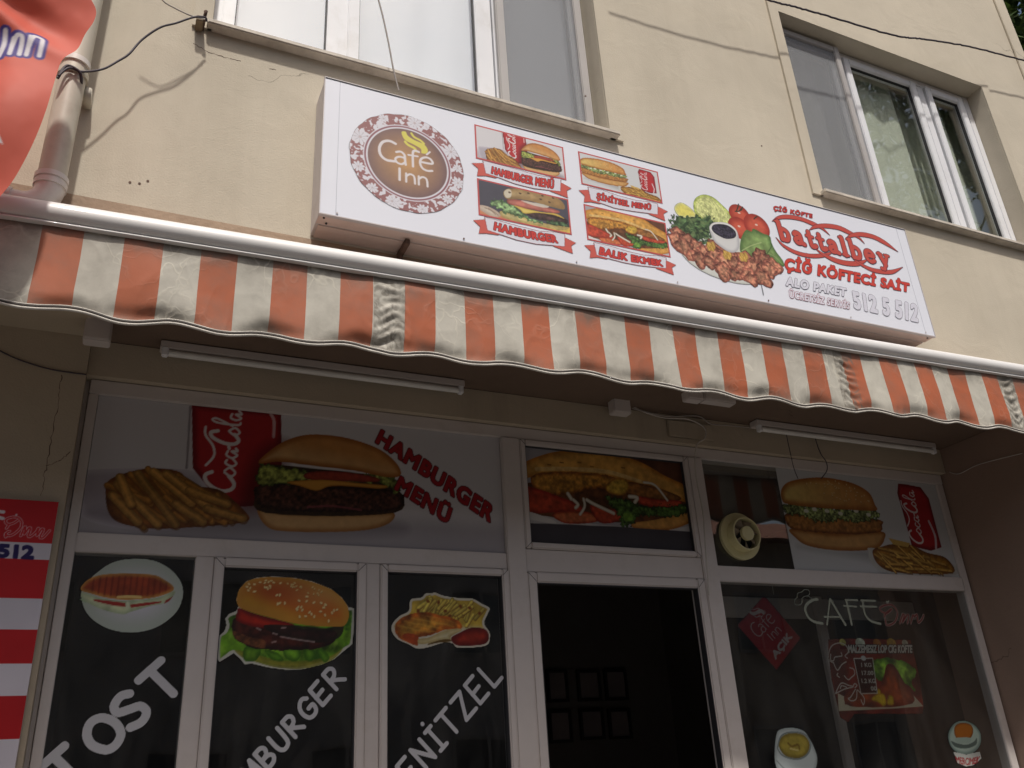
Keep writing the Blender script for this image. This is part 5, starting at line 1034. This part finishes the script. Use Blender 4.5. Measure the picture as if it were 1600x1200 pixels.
def schnit(p):
    O = [(105, 620), (130, 520), (220, 430), (330, 370), (345, 260), (380, 205), (500, 190), (560, 135), (640, 135), (680, 120), (800, 165), (1000, 195), (1180, 205), (1300, 270), (1405, 330), (1380, 410), (1335, 530), (1400, 640), (1410, 720), (1350, 830), (1000, 858), (910, 800), (800, 790), (600, 850), (450, 870), (330, 810), (180, 740)]
    p.f(O, (.82, .80, .74)); d = sd_poly(p.X, p.Z, crom(p.Q(O))); keep = sstep(d+.010, .003)
    p.lay(keep*sstep(p.q((0, 570))[1]-p.Z+0*p.X, .03), p.col((.78, .66, .25), .3, 30, 3))
    rand_fries(p, [(380, 220), (560, 170), (800, 200), (1180, 240), (1370, 340), (1300, 560), (1040, 560), (800, 430), (450, 400)], 34, 220, .014, 12, (1.8, 2.6), (.86, .76, .34))
    for c_ in ((590, 240), (730, 255), (1020, 310), (1140, 330), (460, 370), (880, 435), (820, 370), (1270, 400)): p.f(p.ell(c_, .009, .007, c_[0]), (.42, .18, .07), (.62, .42, .14), Rr=.006, raw=True, smooth=False, op=.85)
    p.f([(155, 600), (200, 500), (380, 400), (560, 390), (760, 430), (940, 470), (1050, 580), (950, 620), (800, 620), (620, 700), (460, 720), (450, 820), (300, 780), (180, 700)], (.80, .56, .20), (.66, .33, .10), Rr=.035, n=.6, nf=40, rough=.01)
    q = sd_poly(p.X, p.Z, crom(p.Q([(180, 560), (500, 430), (900, 500), (900, 600), (400, 680)]))); p.lay(sstep(q, .01)*np.clip(np.sin(p.Z*330+p.X*60+6*fbm(p.X*20, p.Z*20, 3))-.2, 0, 1)*.45, (.90, .74, .34))
    p.f([(330, 660), (460, 700), (450, 810), (340, 780), (250, 700)], (.66, .28, .12), n=.4, nf=40)
    p.f([(465, 740), (600, 720), (780, 640), (950, 600), (1040, 620), (900, 700), (880, 760), (700, 770), (580, 800), (470, 800)], (.88, .84, .68), (.74, .66, .45), Rr=.02, n=.15, nf=40); p.f([(600, 800), (760, 750), (880, 745), (880, 775), (720, 790), (600, 815)], (.40, .30, .12))
    p.f([(900, 720), (1000, 660), (1160, 590), (1320, 600), (1385, 660), (1385, 760), (1300, 815), (1020, 830), (920, 790)], (.60, .18, .10), (.40, .08, .06), Rr=.03, n=.3, nf=30)
sticker('chicken_sticker', [(95, 110), (1420, 110), (1420, 880), (95, 880)], VZ, schnit, 'cut out sticker of breaded chicken with fries, on the third pane', 'sticker')
cw = (.80, .80, .82)
def w1(p): stroke_word(p, 'TOST', (102.5, 1233), (52.6, -46.6), (-37, -36.5), .029, cw)
sticker('toast_lettering', [(60, 1010), (290, 1010), (290, 1290), (60, 1290)], (0, 0, 1), w1, 'big white slanted word tost on the leftmost pane', 'lettering', res=.0028)
def w2(p): stroke_word(p, 'HAMBURGER', (352.8, 1279), (24.3, -28.3), (-21, -22.6), .0165, cw)
sticker('burger_lettering', [(330, 1020), (558, 1020), (558, 1290), (330, 1290)], (0, 0, 1), w2, 'big white slanted word hamburger on the second pane', 'lettering', res=.0026)
def w3(p): stroke_word(p, 'ŞENİTZEL', (624, 1251.6), (24.8, -29.6), (-25, -27.5), .0165, cw)
sticker('chicken_lettering', [(590, 1015), (800, 1015), (800, 1280), (590, 1280)], (0, 0, 1), w3, 'big white slanted word ending in tzel on the third pane', 'lettering', res=.0026)
# cafe name on the right pane
VC = (1230, 910, 6.957)
def cafe(p):
    c = (.62, .64, .58); k = .0125
    p.st([(345, 180), (290, 190), (225, 240), (215, 310), (260, 390), (330, 430), (400, 440)], .015, c)
    p.st([(450, 455), (480, 185)], k*.9, c, curve=False); p.st([(485, 180), (650, 455)], k*1.2, c, curve=False); p.st([(420, 370), (600, 372)], k*.8, c, curve=False)
    p.st([(650, 188), (780, 190)], k*.9, c, curve=False); p.st([(660, 190), (718, 450)], k*1.2, c, curve=False); p.st([(635, 250), (770, 258)], k*.9, c, curve=False)
    p.st([(820, 192), (975, 195)], k*.9, c, curve=False); p.st([(815, 255), (990, 262)], k*.9, c, curve=False); p.st([(838, 195), (850, 290), (880, 370), (940, 420), (1030, 445)], .014, c)
    for P in ([(180, 220), (175, 180), (200, 150), (245, 145), (285, 180)], [(125, 160), (130, 115), (180, 95), (200, 75), (245, 78), (262, 110), (240, 145)], [(130, 160), (100, 180), (95, 220), (120, 240), (160, 235), (180, 200)]): p.st(P, .0042, c)
    for w_, cc in ((.014, (.70, .66, .62)), (.0075, (.40, .08, .08))):
        for P in ([(1095, 455), (1130, 460), (1190, 420), (1215, 330), (1170, 250), (1100, 240), (1030, 270), (1040, 310), (1100, 330), (1150, 290)], [(1075, 370), (1095, 330), (1150, 285)], [(1085, 400), (1090, 440)], [(1240, 440), (1275, 345), (1290, 360), (1270, 430), (1320, 350), (1340, 370), (1325, 440)], [(1360, 440), (1385, 350), (1400, 370), (1430, 345), (1440, 430), (1480, 400), (1500, 350)]): p.st(P, w_, cc)
    p.st([(1095, 205), (1110, 212), (1120, 200)], .010, c)
sticker('cafe_lettering', [(80, 60), (1510, 60), (1510, 480), (80, 480)], VC, cafe, 'pale cafe name with chef hat on the right pane, with a red scripted second word', 'lettering', res=.0026)
VK = (1280, 980, 8)
def kofte(p):
    quad = [(150, 145), (380, 130), (1180, 150), (1300, 640), (1345, 985), (1330, 1080), (480, 1080), (400, 1190), (300, 1120), (270, 1000), (190, 640), (150, 300)]
    p.f(quad, (.50, .16, .10), n=.6, nf=14, smooth=False)
    for c_, r_, cc in (((330, 180), .02, (.80, .76, .4)), ((550, 190), .03, (.84, .86, .78)), ((760, 190), .025, (.70, .45, .2)), ((940, 190), .03, (.80, .62, .2)), ((1110, 190), .02, (.76, .74, .66))): p.f(p.ell(c_, r_, r_*.8), cc, raw=True, smooth=False, n=.3)
    p.f([(270, 820), (350, 860), (360, 960), (700, 1000), (1000, 985), (1210, 950), (1200, 830), (1345, 985), (1000, 1010), (280, 1045)], (.80, .76, .66), smooth=False)
    p.f([(720, 400), (1000, 390), (1180, 480), (1250, 560), (1200, 680), (1230, 790), (1100, 700), (780, 660)], (.60, .78, .26), (.36, .54, .14), Rr=.03, n=.7, nf=30, rough=.02)
    p.f([(880, 470), (950, 455), (1010, 520), (1100, 680), (1200, 820), (1220, 930), (1000, 990), (700, 990), (420, 980), (350, 860), (500, 760), (760, 760), (840, 620)], (.68, .32, .14), (.50, .18, .08), Rr=.04, n=.4, nf=25)
    for P in ([(690, 900), (750, 830), (850, 830), (880, 950), (840, 985), (780, 940)], [(890, 960), (900, 850), (960, 860), (970, 960)], [(770, 760), (810, 790), (800, 840), (760, 820)]): p.f(P, (.86, .72, .14), (.7, .5, .08), Rr=.012, n=.2)
    wc = (.82, .80, .76)
    paint_word(p, 'MALZEMESIZ LOP CIG KOFTE', [(400, 218), (1200, 218), (1200, 312), (405, 312)], wc, .002, .003, (.1, .05, .05))
    for P in ([(220, 440), (160, 400), (160, 300), (200, 220), (290, 190), (370, 220), (400, 300), (360, 350), (390, 380)], [(180, 330), (180, 400), (215, 412), (230, 370), (270, 360), (320, 350), (310, 310)], [(220, 450), (265, 530), (320, 460), (375, 425)], [(290, 620), (260, 595), (270, 570)], [(350, 600), (400, 650), (440, 620), (480, 580), (470, 520), (420, 500)], [(240, 825), (310, 695), (400, 720), (460, 740), (350, 770), (240, 825)], [(300, 760), (320, 725), (380, 745)], [(460, 740), (480, 700), (510, 720), (485, 750)], [(490, 770), (430, 870), (400, 885), (440, 915), (500, 890), (510, 780)], [(520, 780), (600, 880), (590, 965), (560, 900)]): p.st(P, .0052, wc)
    p.f([(470, 385), (705, 380), (765, 820), (560, 825)], (.18, .07, .06), smooth=False, op=.7); p.st([(470, 385), (705, 380), (765, 820), (560, 825), (470, 385)], .0052, wc, curve=False)
    p.f(p.ell((590, 380), .016, .012), (.84, .84, .82), raw=True, smooth=False)
    for s_, y, x0_, x1_ in (('1 KG', 465, 560, 685), ('17.00', 565, 568, 710), ('1.2 KG', 665, 565, 735), ('00', 760, 680, 750)): paint_word(p, s_, [(x0_, y-25), (x1_, y-25), (x1_+8, y+25), (x0_+8, y+25)], wc, .001)
sticker('kofte_poster', [(140, 120), (1350, 120), (1350, 1200), (140, 1200)], VK, kofte, 'price poster of kofte with green lettuce and a chef outline, behind the right pane', 'poster', Y=YG+.019, res=.0026, pad=0)
VU = (1180, 1110, 4.2105)
def soup(p):
    p.f([(150, 150), (190, 118), (260, 112), (330, 135), (370, 190), (400, 250), (418, 320), (400, 400), (340, 460), (220, 460), (150, 380), (135, 280)], (.72, .76, .76), (.60, .64, .64), Rr=.02)
    p.f([(163, 230), (185, 172), (250, 148), (330, 163), (367, 220), (350, 282), (290, 314), (205, 296)], (.62, .56, .24), (.46, .40, .16), Rr=.02, n=.15); p.st([(158, 232), (182, 166), (250, 142), (335, 158), (373, 220), (354, 286), (290, 320), (200, 302), (162, 262)], .007, (.46, .50, .50), closed=True); p.st([(150, 330), (230, 400), (350, 390)], .006, (.5, .54, .54)); p.st([(225, 215), (250, 235), (290, 225), (300, 250)], .009, (.45, .36, .14)); p.st([(240, 250), (290, 262)], .007, (.76, .70, .45))
sticker('soup_sticker', [(125, 105), (425, 105), (425, 470), (125, 470)], VU, soup, 'white bowl of yellow soup sticker low on the right pane', 'sticker', Y=YG+.0085)
def tea(p):
    p.f([(1282, 150), (1320, 85), (1380, 65), (1450, 90), (1495, 150), (1495, 220), (1460, 270), (1400, 290), (1330, 270), (1290, 220)], (.66, .74, .70), (.42, .50, .48), Rr=.02)
    p.f([(1315, 270), (1400, 290), (1490, 268), (1503, 315), (1450, 360), (1400, 370), (1340, 345)], (.74, .76, .74), smooth=False)
    p.f([(1300, 200), (1340, 215), (1400, 225), (1450, 205), (1470, 180), (1465, 225), (1400, 250), (1330, 240)], (.36, .42, .40)); p.f([(1322, 118), (1340, 90), (1385, 80), (1432, 96), (1446, 140), (1425, 185), (1385, 200), (1345, 190), (1325, 160)], (.66, .40, .14), (.50, .28, .08), Rr=.012)
    p.f([(1330, 180), (1430, 180), (1415, 215), (1345, 212)], (.62, .70, .66))
    paint_word(p, 'MERCIMEK', [(1328, 300), (1495, 300), (1480, 345), (1340, 345)], (.60, .12, .14), .001, warp=arc(.3))
sticker('tea_sticker', [(1275, 60), (1510, 60), (1510, 375), (1275, 375)], VU, tea, 'small sticker of an orange drink on a saucer, lower right corner of the right pane', 'sticker')
# hanging open sign behind the glass
VD = (1150, 920, 8.571)
def dia(p):
    p.f([(495, 70), (545, 75), (1010, 620), (1000, 650), (690, 1065), (165, 470), (165, 440)], (.58, .06, .08), (.42, .04, .06), Rr=.01, smooth=False, n=.05)
    c = (.70, .66, .64); A, B, D = np.array((500., 70.)), np.array((165., 455.)), np.array((1010., 635.))
    ux_ = (A-B); dn = (D-A)      # word direction, and down the sign
    def q(u, v): w_ = B+ux_*(.02+u*.98)+dn*(1-v)*.95; return p.q((w_[0], w_[1]))
    T = lambda u: q(u[0]+.02, .30+(u[1]-.2)*.95)
    sc = .13
    logo_steam(T, p, sc, c); logo_text(T, p, sc*1.1, c)
    ws = [(620, 840), (835, 552), (915, 625), (690, 930)]
    paint_word(p, 'AÇIK', ws, c, .003)
o = sticker('open_sign', [(150, 60), (1020, 60), (1020, 1075), (150, 1075)], VD, dia, 'red diamond hung open sign with white cafe lettering, behind the right pane', 'sign', Y=YG+.075, res=.0022)
b = MB(); t_ = A3(1209, 929, YG+.075); b.tube([t_, (t_[0]-.004, YG+.07, .2345*YG+.005)], .0012, 5); b.build('string', M_cabw, o)

# extractor fan in the dark top pane
fc = at(1156, 838, YG); fan = empty('extractor_fan', (fc[0], YG, EYE+fc[1]), 'round yellowed plastic extractor fan in the dark pane above the right window', 'fan')
def ring(r0, r1, y0, y1, cx, cz, name, m, n=40):
    bm = bmesh.new(); L_ = []
    for rr, yy in ((r0, y0), (r1, y0), (r1, y1), (r0, y1)): L_.append([bm.verts.new((cx+rr*math.cos(2*math.pi*i/n), yy, cz+rr*math.sin(2*math.pi*i/n)+EYE)) for i in range(n)])
    for a_, b_ in ((0, 1), (1, 2), (2, 3), (3, 0)):
        for i in range(n): bm.faces.new((L_[a_][i], L_[a_][(i+1) % n], L_[b_][(i+1) % n], L_[b_][i])).smooth = False
    bmesh.ops.recalc_face_normals(bm, faces=bm.faces); me = bpy.data.meshes.new(name); bm.to_mesh(me); bm.free(); return link(name, me, m, fan)
rf = .112
ring(rf*.66, rf, YG-.006, YG+.011, fc[0], fc[1], 'housing', M_cream); ring(rf*.645, rf*.70, YG-.055, YG-.0065, fc[0], fc[1], 'sleeve', M_cream)
ring(rf*.0001, rf*.30, YG-.062, YG-.045, fc[0], fc[1], 'hub', M_cream); ring(rf*.001, rf*.645, YG+.0, YG+.004, fc[0], fc[1], 'back_grille', M_dark)
for i in range(7):
    a_ = i*2*math.pi/7; b = MB(); c_ = (math.cos(a_), math.sin(a_)); d_ = (math.cos(a_+.55), math.sin(a_+.55))
    V4 = [(fc[0]+c_[0]*rf*.3, YG-.045, fc[1]+c_[1]*rf*.3), (fc[0]+c_[0]*rf*.62, YG-.045, fc[1]+c_[1]*rf*.62), (fc[0]+d_[0]*rf*.62, YG-.025, fc[1]+d_[1]*rf*.62), (fc[0]+d_[0]*rf*.3, YG-.025, fc[1]+d_[1]*rf*.3)]
    f_ = [b.bm.verts.new((x, y, z+EYE)) for x, y, z in V4]; g_ = [b.bm.verts.new((x, y+.002, z+EYE)) for x, y, z in V4]
    b.bm.faces.new(f_); b.bm.faces.new(g_[::-1])
    for j in range(4): b.bm.faces.new((f_[j], f_[(j+1) % 4], g_[(j+1) % 4], g_[j]))
    b.build('blade', mat('fan_blade', (.25, .2, .14), rough=.5) if i == 0 else bpy.data.materials['fan_blade'], fan)

# pictures on the wall inside, seen through the door
M_fr = mat('black_picture_frame', (.012, .010, .010), rough=.5); M_pp = mat('dim_paper', (.16, .13, .13), rough=.8)
names = (('leftmost', 'upper'), ('middle', 'upper'), ('rightmost', 'upper'), ('leftmost', 'lower'), ('middle', 'lower'), ('rightmost', 'lower'))
for i, (x0_, y0_, x1_, y1_) in enumerate(((855, 1047, 884, 1098), (903, 1047, 935, 1096), (946, 1046, 976, 1095), (858, 1109, 890, 1162), (907, 1107, 940, 1157), (952, 1107, 982, 1156))):
    Yw = 6.19; a = at(x0_, y1_, Yw); b_ = at(x1_, y0_, Yw); g_ = empty('picture_frame', ((a[0]+b_[0])/2, Yw, EYE+a[1]), '%s small framed picture in the %s row on the dark inner wall' % names[i], 'picture', 'six framed pictures inside the cafe')
    b = MB(); frame_bars(b, a[0], b_[0], a[1], b_[1], .022, Yw-.025, Yw-.001, 0); b.build('frame', M_fr, g_); b = MB(); b.box(a[0]+.02, b_[0]-.02, Yw-.012, Yw-.006, a[1]+.02, b_[1]-.02); b.build('print', M_pp, g_)
# things hanging inside behind the right pane
b = MB(); a = at(1126, 960, YG+.45); c_ = at(1410, 966, YG+.45); b.box(a[0], c_[0]+.1, YG+.44, YG+.5, at(1126, 962, YG+.45)[1], at(1126, 932, YG+.45)[1], .004); tag(b.build('curtain_rail_board', M_pvc), 'pale horizontal board inside behind the red open sign', 'board')
b = MB(); a = at(1285, 1000, YG+.4); b.box(a[0], a[0]+.055, YG+.4, YG+.43, -EYE+.03, at(1285, 932, YG+.45)[1]-.01, .004); tag(b.build('inner_post', M_pvc), 'pale upright post inside behind the kofte poster', 'post')
b = MB(); a = at(1440, 1076, YG+.9); b.box(a[0], a[0]+.45, YG+.9, YG+.95, a[1]-.05, a[1], .004); tag(b.build('shelf_edge', M_pvc), 'pale shelf edge inside at the right of the kofte poster', 'shelf')

# ================================================================== TREES AND THE OTHER SIDE OF THE STREET
def leaf_mat():
    m = bpy.data.materials.new('leaves'); m.use_nodes = True; t = m.node_tree; N = t.nodes; L = t.links; b = N['Principled BSDF']
    oi = N.new('ShaderNodeNewGeometry'); r = N.new('ShaderNodeValToRGB'); L.new(oi.outputs['Random Per Island'], r.inputs[0]); r.color_ramp.elements[0].color = (.02, .045, .010, 1); r.color_ramp.elements[1].color = (.09, .15, .03, 1)
    L.new(r.outputs[0], b.inputs['Base Color']); b.inputs['Roughness'].default_value = .55; tr = N.new('ShaderNodeBsdfTranslucent'); L.new(r.outputs[0], tr.inputs[0]); ms = N.new('ShaderNodeMixShader'); ms.inputs[0].default_value = .3
    L.new(b.outputs[0], ms.inputs[1]); L.new(tr.outputs[0], ms.inputs[2]); L.new(ms.outputs[0], N['Material Output'].inputs[0]); return m
M_leaf = leaf_mat(); M_bark = mat('bark', (.10, .075, .055), rough=.95, var=.3, vs=10, bump=.5, bs=20)
def tree(x, y, h, cr_, nl, size, seed, label, zc=None):
    rs = np.random.RandomState(seed); t = empty('tree', (x, y, -.0), label, 'tree')
    b = MB(); g0 = -EYE; b.tube([(x, y, g0), (x+.1, y, g0+h*.35), (x-.1, y+.1, g0+h*.65), (x, y, g0+h*.9)], [.24, .18, .12, .04], 10)
    for i in range(9):
        a = rs.uniform(0, 6.28); z = g0+h*rs.uniform(.4, .75); l = cr_*rs.uniform(.5, .9); b.tube([(x, y, z), (x+l*.5*math.cos(a), y+l*.5*math.sin(a), z+l*.35), (x+l*math.cos(a), y+l*math.sin(a), z+l*.55)], [.08, .05, .02], 6)
    b.build('trunk', M_bark, t, True)
    cz = (zc if zc else h*.72); cl = rs.normal(size=(70, 3)); cl /= np.linalg.norm(cl, axis=1)[:, None]; cl *= (rs.uniform(.35, 1, 70)**.6)[:, None]*np.array((cr_, cr_, cr_*1.15)); cl += (x, y, cz)
    c = cl[rs.randint(0, 70, nl)]+rs.normal(size=(nl, 3))*cr_*.13
    d1 = rs.normal(size=(nl, 3)); d1 /= np.linalg.norm(d1, axis=1)[:, None]; d2 = np.cross(d1, rs.normal(size=(nl, 3))); d2 /= np.linalg.norm(d2, axis=1)[:, None]
    s_ = size*rs.uniform(.6, 1.3, (nl, 1)); V = np.stack([c-d1*s_, c+d2*s_*.45, c+d1*s_, c-d2*s_*.45], 1).reshape(-1, 3)
    me = bpy.data.meshes.new('crown'); me.vertices.add(len(V)); me.vertices.foreach_set('co', V.ravel()); me.loops.add(nl*4); me.loops.foreach_set('vertex_index', np.arange(nl*4)); me.polygons.add(nl); me.polygons.foreach_set('loop_start', np.arange(0, nl*4, 4)); me.polygons.foreach_set('loop_total', np.full(nl, 4)); me.update(calc_edges=True)
    link('crown', me, M_leaf, t)
tree(11.6, 6.5, 13.5, 3.6, 32000, .12, 3, 'leafy green tree behind the right corner of the building', zc=10.6)
tree(14.5, -4.6, 18, 3.3, 16000, .14, 5, 'tall leafy tree across the street', zc=15.3)
# opposite houses (seen in the panes only, and they shade the street side)
M_trim = mat('house_trim', (.22, .2, .18), rough=.7)
def house(x0, x1, y1, h, col, label, seed):
    rs = np.random.RandomState(seed); t = empty('house', ((x0+x1)/2, y1-3, 0), label, 'house', 'houses across the street'); wm = mat('house_wall', tuple(c*.7 for c in col), rough=.9, var=.1, vs=1)
    b = MB(); b.box(x0, x1, y1-7, y1, -EYE, h-EYE); b.build('wall', wm, t); b = MB(); b.prism([(y1-7.4, h-EYE+.002), (y1+.4, h-EYE+.002), (y1-3.5, h-EYE+1.6)], x0-.3, x1+.3); b.build('roof', mat('roof_tiles', (.30, .12, .07), rough=.9, var=.2, vs=8), t)
    gm = mat('house_glass', (.05, .06, .07), rough=.08)
    nx = int((x1-x0)/2.6)
    for fl in range(int(h//2.9)):
        for i in range(nx):
            cx = x0+(i+.5)*(x1-x0)/nx; z = fl*2.9-EYE+.9; b = MB(); frame_bars(b, cx-.7, cx+.7, z, z+1.35, .05, y1-.02, y1+.03, 0); b.box(cx-.03, cx+.03, y1-.02, y1+.028, z+.05, z+1.3); w_ = b.build('window', M_trim, t)
            b = MB(); b.box(cx-.63, cx+.63, y1+.002, y1+.008, z+.07, z+1.28); b.build('pane', gm, w_)
house(-16, -3.5, -9.5, 6.2, (.42, .34, .27), 'two storey house with tiled roof across the street, to the left', 1)
house(-2.6, 8.5, -10.5, 6.6, (.35, .32, .30), 'grey two storey house with tiled roof across the street', 2)
house(9.6, 24, -10, 6.4, (.40, .30, .22), 'brown two storey house with tiled roof across the street, to the right', 3)
